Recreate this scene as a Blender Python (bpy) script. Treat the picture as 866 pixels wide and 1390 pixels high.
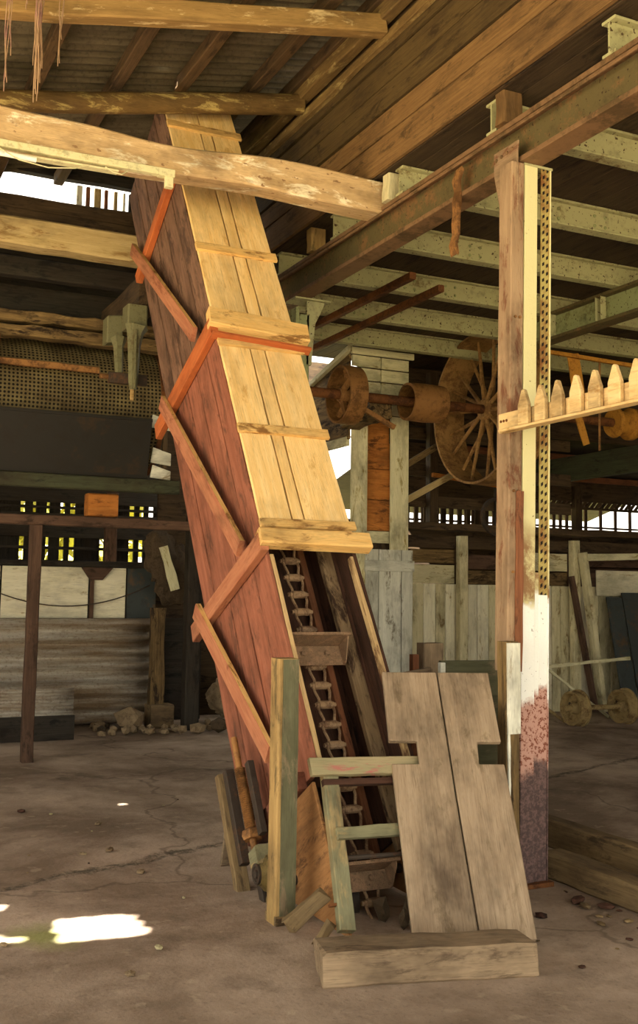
import bpy, bmesh, math, random
from mathutils import Vector as V, Matrix as M, noise as mnoise

for o in list(bpy.data.objects): bpy.data.objects.remove(o)
SC = bpy.context.scene
COL = SC.collection
random.seed(7)
R = math.radians

# ------------------------------------------------------------------ camera
EYE = 1.5; FPX = 1437.0
cam = bpy.data.cameras.new('camera'); cam_o = bpy.data.objects.new('camera', cam); COL.objects.link(cam_o)
yaw, pit, rol = R(25.4), R(6.1), R(0.8)
fw = V((math.sin(yaw)*math.cos(pit), math.cos(yaw)*math.cos(pit), math.sin(pit)))
rt = V((math.cos(yaw), -math.sin(yaw), 0)); up = rt.cross(fw)
rt2 = rt*math.cos(rol)+up*math.sin(rol); up2 = up*math.cos(rol)-rt*math.sin(rol)
cam_o.matrix_world = M(((rt2.x, up2.x, -fw.x, 0), (rt2.y, up2.y, -fw.y, 0), (rt2.z, up2.z, -fw.z, EYE), (0, 0, 0, 1)))
cam.sensor_fit = 'HORIZONTAL'; cam.sensor_width = 36; cam.lens = 36*FPX/866
cam.shift_y = -45/866; cam.clip_start = .05; cam.clip_end = 300
SC.camera = cam_o

# ------------------------------------------------------------------ light
wd = bpy.data.worlds.new('world'); SC.world = wd; wd.use_nodes = True
bg = wd.node_tree.nodes['Background']
bg.inputs[0].default_value = (1.0, .95, .82, 1); bg.inputs[1].default_value = 1.0
TOSUN = V((-.55, -.25, .8)).normalized()
sl = bpy.data.lights.new('sun', 'SUN'); sl.energy = 14.0; sl.angle = R(.53); sl.color = (1, .95, .86)
so = bpy.data.objects.new('sun', sl); COL.objects.link(so)
so.rotation_euler = TOSUN.to_track_quat('Z', 'Y').to_euler(); so.location = (-20, -10, 30)
vs = SC.view_settings
vs.view_transform = 'Standard'; vs.look = 'None'; vs.gamma = 1; vs.use_curve_mapping = False
vs.exposure = 2.12

# ------------------------------------------------------------------ materials
def lin(c):
    if isinstance(c, str):
        c = tuple(int(c[i:i+2], 16)/255 for i in (0, 2, 4))
    return tuple((x/12.92 if x <= .04045 else ((x+.055)/1.055)**2.4) for x in c)+(1,)
MATS = {}
class NB:
    def __init__(s, name):
        s.m = bpy.data.materials.new(name); s.m.use_nodes = True; s.t = s.m.node_tree
        s.b = s.t.nodes['Principled BSDF']; MATS[name] = s.m
    def n(s, typ, ins=None, **kw):
        k = s.t.nodes.new(typ)
        for a, v in kw.items(): setattr(k, a, v)
        for a, v in (ins or {}).items(): s.set(k.inputs[a], v)
        return k
    def set(s, sock, v):
        if isinstance(v, bpy.types.NodeSocket): s.t.links.new(v, sock)
        else: sock.default_value = v
    def math(s, op, a, b=0., c=None):
        k = s.n('ShaderNodeMath', operation=op); s.set(k.inputs[0], a); s.set(k.inputs[1], b)
        if c is not None: s.set(k.inputs[2], c)
        return k.outputs[0]
    def noise(s, vec, scale=5., detail=5., rough=.6, dist=0.):
        return s.n('ShaderNodeTexNoise', {'Vector': vec, 'Scale': scale, 'Detail': detail, 'Roughness': rough, 'Distortion': dist}).outputs['Fac']
    def ramp(s, fac, lo, hi):
        return s.n('ShaderNodeMapRange', {0: fac, 1: lo, 2: hi, 3: 0., 4: 1.}, clamp=True).outputs[0]
    def mix(s, fac, a, b, blend='MIX'):
        k = s.n('ShaderNodeMix', data_type='RGBA', blend_type=blend)
        s.set(k.inputs[0], fac); s.set(k.inputs[6], a); s.set(k.inputs[7], b); return k.outputs[2]
    def coords(s, scale=(1, 1, 1)):
        tc = s.n('ShaderNodeTexCoord').outputs['Object']
        rnd = s.n('ShaderNodeObjectInfo').outputs['Random']
        off = s.math('MULTIPLY', rnd, 53.7)
        a = s.n('ShaderNodeVectorMath', operation='ADD'); s.set(a.inputs[0], tc)
        cx = s.n('ShaderNodeCombineXYZ', {0: off, 1: s.math('MULTIPLY', rnd, 91.3), 2: off}).outputs[0]
        s.set(a.inputs[1], cx)
        s.rnd = rnd; s.raw = tc; s.base = a.outputs[0]
        return s.scaled(scale)
    def scaled(s, scale):
        k = s.n('ShaderNodeVectorMath', operation='MULTIPLY'); s.set(k.inputs[0], s.base); k.inputs[1].default_value = scale
        return k.outputs[0]
    def done(s, col, rough=.85, bump=None, strength=.3, dist=.01, metal=0.):
        s.set(s.b.inputs['Base Color'], col); s.set(s.b.inputs['Roughness'], rough)
        s.set(s.b.inputs['Metallic'], metal); s.b.inputs['Specular IOR Level'].default_value = .25
        if bump is not None:
            s.set(s.b.inputs['Normal'], s.n('ShaderNodeBump', {'Strength': strength, 'Distance': dist, 'Height': bump}).outputs[0])
        return s.m

def wood(name, c1, c2, c3=None, amt=.5, knots=True, gs=22, bump=.35, var=.25, spot=None, dirt=.75):
    """timber with its grain along the local X axis; c3 = worn / flaked patches"""
    b = NB(name); g = b.coords((1.1, gs, gs))
    grain = b.noise(g, 2.0, 7, .65, .6)
    col = b.mix(b.ramp(grain, .34, .68), lin(c1), lin(c2))
    fine = b.noise(b.scaled((3, 60, 60)), 3, 3)
    col = b.mix(b.math('MULTIPLY', b.ramp(fine, .55, .78), .45), col, lin((.12, .075, .04)))
    if c3:
        pat = b.noise(b.scaled((1.2, 4, 4)), 2.6, 8, .72, .4)
        col = b.mix(b.ramp(pat, .62-amt*.22, .70-amt*.2), col, lin(c3))
    dirtn = b.noise(b.scaled((1, 2, 2)), 1.4, 5, .7)
    col = b.mix(b.math('MULTIPLY', b.ramp(dirtn, .47, .74), dirt), col, lin((.17, .12, .08)))
    if spot:
        sp = b.noise(b.scaled((2, 3, 3)), 9, 2, .5)
        col = b.mix(b.ramp(sp, .66, .72), col, lin(spot))
    v = b.n('ShaderNodeHueSaturation', {'Value': b.math('ADD', 1-var/2, b.math('MULTIPLY', b.rnd, var)), 'Color': col}).outputs[0]
    return b.done(v, .82, b.math('ADD', grain, b.math('MULTIPLY', fine, .5)), bump, .012)

def metal(name, base, rust, amt=.5, scale=4., rough=.7, metalness=.15, pit=None, bump=.3):
    b = NB(name); g = b.coords((1, 1, 1))
    a = b.noise(g, scale, 8, .72, .2); f = b.noise(g, scale*9, 4, .7)
    col = b.mix(b.ramp(b.math('ADD', a, b.math('MULTIPLY', b.math('SUBTRACT', f, .5), .35)), .66-amt*.4, .78-amt*.4), lin(base), lin(rust))
    d = b.noise(g, scale*3.1, 5, .7)
    col = b.mix(b.math('MULTIPLY', b.ramp(d, .52, .75), .5), col, lin((.13, .085, .05)))
    if pit:
        col = b.mix(b.ramp(b.noise(g, scale*14, 2, .5), .64, .69), col, lin(pit))
    return b.done(col, rough, b.math('ADD', a, f), bump, .008, metalness)

wood('cover_wood', 'e6bd78', 'f2d296', 'd0a462', .2, gs=14, var=.1, dirt=.4)
wood('batten_wood', 'd8aa64', 'e6c07c', '8a6234', .35, gs=16, var=.1)
wood('side_upper', '66493a', '836450', '4d382c', .45, gs=12)
wood('side_red', '7d4a36', '99604a', '664030', .4, gs=12, var=.3)
wood('brace_red', '9e6146', 'b57b59', '87523a', .3, gs=12, var=.1)
wood('brace_orange', 'a9572c', 'b96838', '8f4d30', .3, gs=10, var=.1)
wood('casing_edge', 'a98c60', 'c4a678', '6a4a30', .4)
wood('inner_dark', '3b261b', '54372a', '2b1c14', .4)
wood('inner_guide', '7d654a', '9a8261', '3c2a1e', .55)
wood('hatch_wood', '8f7a62', 'a59076', '7c6a52', .3, gs=18, var=.1)
wood('step_wood', '86725a', '9c866a', '675642', .4, gs=16)
wood('green_post', '515039', '636148', '776850', .45, gs=12)
wood('post_yellow', '9a7c4c', 'b0925e', '6b5a3a', .42)
wood('green_paint', '757257', '8b8766', 'a18c62', .5, gs=9)
wood('green_rail', '86805f', '9a8b6a', 'a2625a', .3, gs=9)
wood('boot_panel', '94683e', 'a87a4c', '664629', .4, gs=10)
wood('beam_light', 'b4966c', 'd0b288', 'ecdfc0', .34, gs=10, spot='86684a')
wood('beam_cream', '9f8a5c', 'baa476', '85693f', .4, gs=12)
wood('beam_dark', '3e3122', '57452f', '2a2018', .4)
wood('beam_black', '26221d', '3a342b', '191613', .4)
wood('rotten', '4b3a22', '8a7148', '2a1e12', .5, gs=14)
wood('rafter', '80653c', 'a0814f', 'd0b888', .3, gs=9)
wood('log_bark', '584324', '7a6036', 'b5a063', .35, gs=7)
wood('purlin', '4c3b26', '644e34', '382a1a', .4)
wood('fascia', '4c3a20', '62502f', '3b2c17', .3, gs=30, var=.25)
wood('fascia_low', '6c5030', '856640', '533e24', .3, gs=30, var=.15)
wood('rough_beam', '6b5330', '8b7145', 'a8935f', .35, gs=10)
wood('deck', '3a2e1e', '4c3d29', '2a2116', .4)
wood('picket', 'd3b078', 'e4c690', 'b78f56', .25, gs=10, var=.1)
wood('brown_post', '4a3629', '604838', '33251b', .4)
wood('pink_timber', '8c7258', 'a58a6c', '744a34', .42, gs=8)
wood('red_timber', '74472f', '8b5a3c', '573624', .4)
wood('white_paint', 'cfcdbb', 'e2e0d0', '9c8f76', .3, gs=6)
wood('white_wall', 'd8d0b0', 'e8e1c6', 'a08c62', .2, gs=9, var=.12, dirt=.45)
wood('cream_wall', 'bdb38c', 'd2c8a2', '86724a', .3, gs=9, var=.15)
wood('booth_paint', 'c6bf98', 'dad3ac', '94844f', .25, gs=9, var=.1)
wood('grey_door', 'b4b3a2', 'cac8b8', '7a7262', .3, gs=9)
wood('orange_board', 'a8662a', 'c07c38', '6a3f1c', .4)
wood('floor_timber', '6d5a3e', '87714f', '4c3d2a', .4)
wood('green_beam', '353826', '434631', '28291d', .35)
metal('cream_steel', 'a8a47a', '6a5632', .22, 3.0, .6, .0, '4a3a22')
metal('green_steel', '8f9468', '6f6a42', .3, 3.2, .6, .0, '4a4226')
metal('rust', '6f4524', '4a2c18', .5, 5)
metal('rust_light', '94693c', '664628', .5, 6)
metal('rust_orange', '8a6236', '664522', .45, 5)
metal('beam_steel', '5f5436', '7d5c3c', .35, 3.0, .65, .1, '3a2a18')
metal('beam_flange', '7e6044', '5c4830', .45, 3.0, .65, .1)
metal('dark_iron', '3d342c', '5a3f2c', .35, 6)
metal('chain_iron', '94795c', '6d533e', .5, 12)
metal('bucket_iron', '80674f', '98785c', .45, 16, .7, .1, '3a2a20', .8)
metal('hub_grease', '6b5a32', '2f2a20', .5, 8)
metal('hanger_paint', '6d6a4c', '584e34', .3, 5, .6, .0, '5a4a2a')
metal('wheel_rust', 'a07a48', '7a5832', .5, 5)
metal('bogie_iron', '9a8458', '6e5636', .4, 6)
metal('hopper_iron', '26231e', '35291c', .3, 2)
metal('dark_sheet', '3f4442', '5f4a34', .3, 2)
metal('belt', 'b07a2c', '8a5a20', .4, 8, .8, 0)
metal('batten_light', 'd6cfa4', 'b3a878', .2, 6, .5, 0)
metal('glass_white', 'f2f0e6', 'd8d2c0', .1, 6, .35, 0)
metal('stone', '8a765a', '6a5842', .4, 9, .95, 0, None, .7)
metal('sack', '8f7c60', '75624a', .4, 7, .95, 0, None, .7)
metal('dark_sack', '4f4130', '3a2f22', .4, 6, .95, 0, None, .8)
metal('soil', '9c9270', '8a8058', .4, .7, .95, 0)
metal('leaf', 'b8b450', 'd2c870', .4, 4, .8, 0)
metal('twine', 'a5876a', '96706a', .4, 3, .9, 0)
metal('web', 'b5a06a', '8a7444', .4, 20, .9, 0)

def mat_floor():
    b = NB('concrete'); g = b.coords(); p = b.raw
    a = b.noise(p, .55, 8, .65, .3); c = b.noise(p, 3.2, 8, .7); f = b.noise(p, 38, 4, .7)
    col = b.mix(b.ramp(a, .40, .61), lin('7f6c5a'), lin('bfaa96'))
    col = b.mix(b.math('MULTIPLY', b.ramp(c, .5, .72), .55), col, lin('574838'))
    col = b.mix(b.math('MULTIPLY', b.ramp(f, .56, .74), .45), col, lin('4a3d30'))
    col = b.mix(b.math('MULTIPLY', b.ramp(b.noise(p, 9, 3, .5), .62, .7), .35), col, lin('c0ae94'))
    # long dirt-filled joint and a few hairline cracks
    sx = b.n('ShaderNodeSeparateXYZ', {0: p})
    x, y = sx.outputs[0], sx.outputs[1]
    w1 = b.math('MULTIPLY', b.math('SUBTRACT', b.noise(p, 1.6, 6, .7), .5), .42)
    d = b.math('ABSOLUTE', b.math('SUBTRACT', b.math('ADD', y, w1), b.math('ADD', 5.28, b.math('MULTIPLY', x, .36))))
    line = b.math('SUBTRACT', 1.0, b.ramp(d, .012, .05))
    line = b.math('MULTIPLY', line, b.ramp(b.noise(p, 14, 4, .7), .35, .55))
    col = b.mix(b.math('MULTIPLY', line, .8), col, lin('3f3a2c'))
    wv = b.n('ShaderNodeVectorMath', operation='ADD'); b.set(wv.inputs[0], p)
    nz = b.n('ShaderNodeTexNoise', {'Vector': p, 'Scale': 1.3, 'Detail': 5.}).outputs['Color']
    b.set(wv.inputs[1], nz)
    vo = b.n('ShaderNodeTexVoronoi', {'Vector': wv.outputs[0], 'Scale': .3}, feature='DISTANCE_TO_EDGE').outputs['Distance']
    col = b.mix(b.math('MULTIPLY', b.math('SUBTRACT', 1., b.ramp(vo, .0015, .006)), .45), col, lin('4b3e30'))
    # greenish glow beside the sunny spot, painted into the floor colour
    dx = b.math('SUBTRACT', x, .98); dy = b.math('SUBTRACT', y, 4.83)
    r2 = b.math('SQRT', b.math('ADD', b.math('MULTIPLY', dx, dx), b.math('MULTIPLY', dy, dy)))
    r2 = b.math('ADD', r2, b.math('MULTIPLY', b.math('SUBTRACT', c, .5), .5))
    col = b.mix(b.math('MULTIPLY', b.math('SUBTRACT', 1., b.ramp(r2, .02, .22)), .6), col, lin('8f9a42'))
    h = b.math('ADD', b.math('MULTIPLY', c, .6), b.math('SUBTRACT', b.math('MULTIPLY', f, .35), b.math('MULTIPLY', line, .6)))
    return b.done(col, .9, h, .5, .02)
mat_floor()

def mat_sheet(name, c1, c2, c3, rough=.75, met=.1):
    b = NB(name); g = b.coords()
    a = b.noise(b.scaled((.5, 3.5, 3.5)), 1.6, 8, .7); f = b.noise(g, 26, 4, .7)
    col = b.mix(b.ramp(a, .38, .66), lin(c1), lin(c2))
    col = b.mix(b.math('MULTIPLY', b.ramp(f, .5, .72), .6), col, lin(c3))
    return b.done(col, rough, f, .25, .006, met)
mat_sheet('roof_sheet', '4e4632', '736850', '2f281c')
mat_sheet('old_sheet', '8a765c', 'c6c0b2', '664a32', .5, .3)

def mat_perf():
    b = NB('perforated'); uv = b.n('ShaderNodeTexCoord').outputs['UV']
    sx = b.n('ShaderNodeSeparateXYZ', {0: uv})
    fx = b.math('SUBTRACT', b.math('FRACT', b.math('MULTIPLY', sx.outputs[0], 1.)), .5)
    fy = b.math('SUBTRACT', b.math('FRACT', b.math('MULTIPLY', sx.outputs[1], 1.)), .5)
    r = b.math('SQRT', b.math('ADD', b.math('MULTIPLY', fx, fx), b.math('MULTIPLY', fy, fy)))
    hole = b.math('SUBTRACT', 1., b.ramp(r, .27, .34))
    b.coords(); a = b.noise(b.base, 3, 7, .7)
    col = b.mix(b.ramp(a, .4, .65), lin('55472d'), lin('82744f'))
    col = b.mix(hole, col, lin('17120c'))
    return b.done(col, .7, b.math('SUBTRACT', 1., hole), .5, .01, .2)
mat_perf()

def mat_lace():
    """pierced strip of the column: rows of slanting slots, local X runs up the column"""
    b = NB('pierced_strip'); b.coords(); p = b.raw
    sx = b.n('ShaderNodeSeparateXYZ', {0: p}); x, y = sx.outputs[0], sx.outputs[1]
    k = b.math('MULTIPLY', b.math('FRACT', b.math('MULTIPLY', x, 22.)), 1.)
    side = b.math('SIGN', y)
    sl_ = b.math('ADD', k, b.math('MULTIPLY', y, 14.))
    cell = b.math('ABSOLUTE', b.math('SUBTRACT', b.math('FRACT', b.math('ADD', sl_, b.math('MULTIPLY', side, .25))), .5))
    yy = b.math('ABSOLUTE', b.math('SUBTRACT', b.math('ABSOLUTE', y), .013))
    slot = b.math('MULTIPLY', b.math('SUBTRACT', 1., b.ramp(cell, .17, .24)), b.math('SUBTRACT', 1., b.ramp(yy, .006, .009)))
    a = b.noise(b.base, 7, 6, .7)
    col = b.mix(b.ramp(a, .42, .62), lin('a89a5c'), lin('7a4f28'))
    col = b.mix(slot, col, lin('1c150d'))
    return b.done(col, .7, b.math('SUBTRACT', 1., slot), .5, .006, .1)
mat_lace()

def mat_column():
    """layers of old paint on the steel column by height; local X runs up the column from z = 2"""
    b = NB('column_paint'); b.coords(); p = b.raw
    x = b.n('ShaderNodeSeparateXYZ', {0: p}).outputs[0]
    a = b.noise(b.base, 5, 8, .75); f = b.noise(b.base, 45, 4, .7)
    zz = b.math('ADD', b.math('ADD', x, 2.0), b.math('MULTIPLY', b.math('SUBTRACT', a, .5), .22))
    col = lin('5a4440')
    col = b.mix(b.ramp(f, .45, .6), lin('4d3d3a'), lin('6d5550'))
    pk = b.mix(b.ramp(f, .52, .58), lin('b98f80'), lin('7a4634'))
    col = b.mix(b.ramp(zz, .62, .66), col, pk)
    wh = b.mix(b.ramp(f, .64, .70), lin('eeeee8'), lin('6a6258'))
    col = b.mix(b.ramp(zz, .98, 1.02), col, wh)
    cr = b.mix(b.ramp(b.noise(b.base, 9, 6, .7), .52, .62), lin('cfc694'), lin('8a7a52'))
    col = b.mix(b.ramp(zz, 1.50, 1.54), col, b.mix(b.ramp(a, .45, .6), lin('8a6a48'), cr))
    col = b.mix(b.ramp(zz, 1.80, 1.95), col, b.mix(b.ramp(f, .66, .72), lin('d2ca98'), lin('6b5530')))
    return b.done(col, .7, b.math('ADD', a, f), .35, .006, .0)
mat_column()

# ------------------------------------------------------------------ mesh helpers
WM = {}
def link(name, me, mat, Mx, parent=None):
    o = bpy.data.objects.new(name, me); COL.objects.link(o)
    if mat and not me.materials: me.materials.append(MATS[mat])
    place(o, Mx, parent); return o
def place(o, Mx, parent=None):
    if parent is not None:
        o.parent = parent; o.matrix_parent_inverse = WM[parent.name].inverted()
    o.matrix_basis = Mx; WM[o.name] = Mx
def tag(o, label=None, cat=None, group=None, kind=None):
    for k, v in (('label', label), ('category', cat), ('group', group), ('kind', kind)):
        if v: o[k] = v
    return o
def thing(name, label, cat, loc, group=None):
    o = bpy.data.objects.new(name, None); COL.objects.link(o); o.empty_display_size = .1
    place(o, M.Translation(V(loc))); return tag(o, label, cat, group)
def frame(o, x, z):
    x = V(x).normalized(); z = V(z); z = (z-x*z.dot(x)).normalized(); y = z.cross(x); o = V(o)
    return M(((x.x, y.x, z.x, o.x), (x.y, y.y, z.y, o.y), (x.z, y.z, z.z, o.z), (0, 0, 0, 1)))
def smooth(me, ang=40):
    for p in me.polygons: p.use_smooth = True
    me.set_sharp_from_angle(angle=R(ang))
def mesh(name, vs_, fs):
    me = bpy.data.meshes.new(name); me.from_pydata([tuple(v) for v in vs_], [], fs); me.update(); return me

def bar(name, p0, p1, w, h, mat, up=(0, 0, 1), parent=None, seg=1, wob=0., ch=None, prof=None, rag=0., w1=None, h1=None):
    """a squared timber or bar from p0 to p1, w wide (local Y), h high (local Z), edges chamfered;
    prof(t) -> (dy0, dy1, dz0, dz1) shifts its sides; rag breaks the ends"""
    p0, p1 = V(p0), V(p1); L = (p1-p0).length
    if ch is None: ch = min(w, h)*.08
    w1 = w if w1 is None else w1; h1 = h if h1 is None else h1
    vs_, fs = [], []; rr = random.Random(hash((round(p0.x*100), round(p0.y*100), round(p1.z*100), round(L*100))) & 0xffff)
    for i in range(seg+1):
        t = i/seg; x = -L/2+L*t; a, b = (w+(w1-w)*t)/2, (h+(h1-h)*t)/2
        dy0 = dy1 = dz0 = dz1 = 0.
        if prof: dy0, dy1, dz0, dz1 = prof(t)
        if wob:
            q = [rr.uniform(-wob, wob) for _ in range(4)]; dy0 += q[0]; dy1 += q[1]; dz0 += q[2]; dz1 += q[3]
        y0, y1, z0, z1 = -a+dy0, a+dy1, -b+dz0, b+dz1
        ring = [(y0+ch, z0), (y1-ch, z0), (y1, z0+ch), (y1, z1-ch), (y1-ch, z1), (y0+ch, z1), (y0, z1-ch), (y0, z0+ch)]
        for (y, z) in ring:
            xx = x
            if rag and i in (0, seg): xx += rr.uniform(-rag, rag)
            vs_.append((xx, y, z))
    for i in range(seg):
        for k in range(8):
            a, b = i*8+k, i*8+(k+1) % 8
            fs.append((a, b, b+8, a+8))
    fs.append(tuple(range(7, -1, -1))); fs.append(tuple(range(seg*8, seg*8+8)))
    me = mesh(name, vs_, fs)
    return link(name, me, mat, frame((p0+p1)/2, p1-p0, up), parent)

def slab(name, o, ax, ay, pts, th, mat, parent=None, ch=.004):
    """polygon pts in the plane (ax, ay) at o, th thick towards ax x ay"""
    ax = V(ax).normalized(); z = ax.cross(V(ay)).normalized(); F = frame(o, ax, z)
    bm = bmesh.new(); f = bm.faces.new([bm.verts.new((x, y, 0)) for x, y in pts])
    r = bmesh.ops.extrude_face_region(bm, geom=[f])
    bmesh.ops.translate(bm, vec=(0, 0, th), verts=[g for g in r['geom'] if isinstance(g, bmesh.types.BMVert)])
    bmesh.ops.recalc_face_normals(bm, faces=bm.faces[:])
    if ch: bmesh.ops.bevel(bm, geom=bm.edges[:], offset=ch, segments=1, affect='EDGES')
    me = bpy.data.meshes.new(name); bm.to_mesh(me); bm.free()
    return link(name, me, mat, F, parent)

def tube(name, pts, r, mat, parent=None, n=8, rad=None):
    pts = [V(p) for p in pts]; o = pts[0].copy(); vs_, fs = [], []; ref = None
    for i, p in enumerate(pts):
        d = (pts[min(i+1, len(pts)-1)]-pts[max(i-1, 0)]).normalized()
        if ref is None: ref = V((0, 0, 1)) if abs(d.z) < .9 else V((1, 0, 0))
        a = (ref-d*ref.dot(d)).normalized(); b = d.cross(a); ref = a
        q = rad[i] if rad else r
        for k in range(n):
            c = 2*math.pi*k/n; vs_.append(p-o+a*math.cos(c)*q+b*math.sin(c)*q)
    for i in range(len(pts)-1):
        for k in range(n):
            fs.append((i*n+k, i*n+(k+1) % n, (i+1)*n+(k+1) % n, (i+1)*n+k))
    fs.append(tuple(range(n-1, -1, -1))); fs.append(tuple(range((len(pts)-1)*n, len(pts)*n)))
    me = mesh(name, vs_, fs); smooth(me); return link(name, me, mat, M.Translation(o), parent)

def lathe(name, o, axis, prof, mat, parent=None, n=32, up=(0, 0, 1), closed=True):
    """profile [(t along the axis, radius)] turned about the axis through o"""
    up = V(up)
    if abs(V(axis).normalized().dot(up)) > .95: up = V((1, 0, 0))
    F = frame(o, axis, up); vs_, fs = [], []; m = len(prof)
    for t, r in prof:
        for k in range(n):
            c = 2*math.pi*k/n; vs_.append((t, r*math.cos(c), r*math.sin(c)))
    for i in range(m if closed else m-1):
        j = (i+1) % m
        for k in range(n):
            fs.append((i*n+k, i*n+(k+1) % n, j*n+(k+1) % n, j*n+k))
    me = mesh(name, vs_, fs)
    bm = bmesh.new(); bm.from_mesh(me); bmesh.ops.remove_doubles(bm, verts=bm.verts, dist=1e-5)
    bmesh.ops.recalc_face_normals(bm, faces=bm.faces[:]); bm.to_mesh(me); bm.free()
    smooth(me, 35); return link(name, me, mat, F, parent)

def blob(name, c, r, mat, parent=None, seed=0, flat=1., sub=2, rough=.25, crumple=0.):
    rr = random.Random(seed); bm = bmesh.new(); bmesh.ops.create_icosphere(bm, subdivisions=sub, radius=1)
    ks = [(V((rr.gauss(0, 1), rr.gauss(0, 1), rr.gauss(0, 1))).normalized(), rr.uniform(-rough, rough)) for _ in range(9)]
    for v in bm.verts:
        d = v.co.normalized(); v.co *= 1+sum(a*max(0, d.dot(k))**2 for k, a in ks)+crumple*abs(mnoise.noise(d*3+V((seed, 0, 0))))
        v.co = V((v.co.x*r[0], v.co.y*r[1], v.co.z*r[2]))
    zmin = min(v.co.z for v in bm.verts)
    for v in bm.verts: v.co.z -= zmin
    me = bpy.data.meshes.new(name); bm.to_mesh(me); bm.free()
    if sub > 1: smooth(me, 50)
    return link(name, me, mat, M.Translation(V(c)) @ M.Rotation(rr.uniform(0, 6), 4, 'Z'), parent)

# ================================================================== SETTING
def plane(name, x0, x1, y0, y1, z, mat, th=.2):
    o = bar(name, (x0, (y0+y1)/2, z-th/2), (x1, (y0+y1)/2, z-th/2), y1-y0, th, mat, ch=.001)
    # keep world-space texture coordinates: origin at the world origin
    me = o.data; me.transform(o.matrix_basis); place(o, M.Identity(4)); return o
tag(plane('floor', -5, 14, -5, 15.5, 0, 'concrete'), 'dusty cracked concrete floor of the old mill', kind='structure')
tag(plane('ground', -60, 70, -60, 80, -.21, 'soil', .1), 'bare sandy yard outside the mill', kind='structure')

tag(slab('wall_blocker_left', (-4.4, 7.0, 0), (0, 1, 0), (0, 0, 1), [(0, 0), (8.4, 0), (8.4, 3.9), (0, 3.9)], .1, 'beam_dark', None), 'unseen dark wall added on the left to shape the light', kind='structure')  # out-of-view wall, put in so daylight comes from the front left
tag(slab('wall_blocker_entrance', (7.0, -4.2, 0), (1, 0, 0), (0, 0, 1), [(0, 0), (5.7, 0), (5.7, 4.4), (0, 4.4)], .1, 'beam_dark', None), 'unseen dark wall added by the entrance to shape the light', kind='structure')  # added out of view to narrow the opening that lets daylight in
# --- corrugated main roof: rises towards +X, carried on purlins and rafters
ROOFK = .2
def roofz(x, c=5.10): return c+ROOFK*(x-.97)
ceil = tag(thing('ceiling', 'weathered corrugated iron roof sheets over the elevator', None, (0, 0, 4.8)), kind='structure')
def corr_mesh(name, lx, ly, pitch, amp, nx=1, sub=6, hole=None):
    ny = int(round(ly/pitch*sub)); vs_, fs = [], []
    for i in range(nx+1):
        for j in range(ny+1):
            vs_.append((lx*i/nx, ly*j/ny, amp*math.sin(2*math.pi*j/sub)))
    for i in range(nx):
        for j in range(ny):
            if hole and hole(lx*(i+.5)/nx, ly*(j+.5)/ny): continue
            a = i*(ny+1)+j; fs.append((a, a+1, a+ny+2, a+ny+1))
    me = mesh(name, vs_, fs); smooth(me, 60); return me
PIT = .104; SW = PIT*8
SUNPATCH = [[(1.085, 5.009), (1.405, 4.995), (1.435, 4.68), (1.043, 4.697)], [(.78, 4.90), (.901, 4.83), (.886, 4.784), (.78, 4.80)],
            [(.80, 5.34), (.893, 5.335), (.893, 5.272), (.80, 5.28)], [(1.400, 7.62), (1.445, 7.60), (1.445, 7.55), (1.400, 7.55)], [(2.025, 7.505), (2.066, 7.49), (2.066, 7.44), (2.025, 7.44)]]
def to_roof(x, y):
    t = (roofz(x))/(TOSUN.z-ROOFK*TOSUN.x); return (x+TOSUN.x*t, y+TOSUN.y*t)
GAPS = [[to_roof(*q) for q in p] for p in SUNPATCH]+[[(2.09, 7.21), (2.16, 7.23), (2.15, 7.27), (2.1, 7.28)]]
def inside(x, y, poly):
    c = False; n = len(poly)
    for i in range(n):
        (x1, y1), (x2, y2) = poly[i], poly[(i+1) % n]
        if (y1 > y) != (y2 > y) and x < (x2-x1)*(y-y1)/(y2-y1)+x1: c = not c
    return c
rows = [(-4.2, -.3), (-.35, 3.45)]
cache = {}
for ri, (xa, xb) in enumerate(rows):
    Lx = (xb-xa)*math.sqrt(1+ROOFK**2)
    y = -4.0; k = 0
    while y < 9.3:
        def hole(lx, ly, xa=xa, y=y):
            wx = xa+lx/math.sqrt(1+ROOFK**2); wy = y+ly
            return any(inside(wx, wy, g) for g in GAPS)
        hit = any(xa-.1 < gx < xb+.1 and y-.1 < gy < y+SW+.1 for g in GAPS for gx, gy in g)
        if hit: me = corr_mesh('corrugated_sheet', Lx, SW+PIT, PIT, .03, 160, 10, hole)
        else:
            if ri not in cache: cache[ri] = corr_mesh('corrugated_sheet', Lx, SW+PIT, PIT, .03, 1, 8)
            me = cache[ri]
        F = M.Translation((xa, y, roofz(xa)+.004*(k % 2)+.02*ri)) @ M.Rotation(-math.atan(ROOFK), 4, 'Y')
        link('corrugated_sheet', me, 'roof_sheet', F, ceil); y += SW; k += 1

# purlins along Y, carrying the sheets
for i, px in enumerate((-3.6, -2.4, -1.2, -.2, .55, 1.22, 1.79, 2.285, 2.865, 3.2)):
    z = roofz(px)-.095
    tag(bar('purlin', (px, -4, z), (px, 7.35 if i == 7 else 9.35, z), .085, .10, 'purlin', seg=14, wob=.006, parent=None),
        ('tenth', 'ninth', 'eighth', 'seventh', 'sixth', 'fifth', 'fourth', 'third', 'second', 'first')[i]+' dark roof purlin counted from the plank wall', 'purlin', 'purlins under the corrugated roof')
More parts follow.
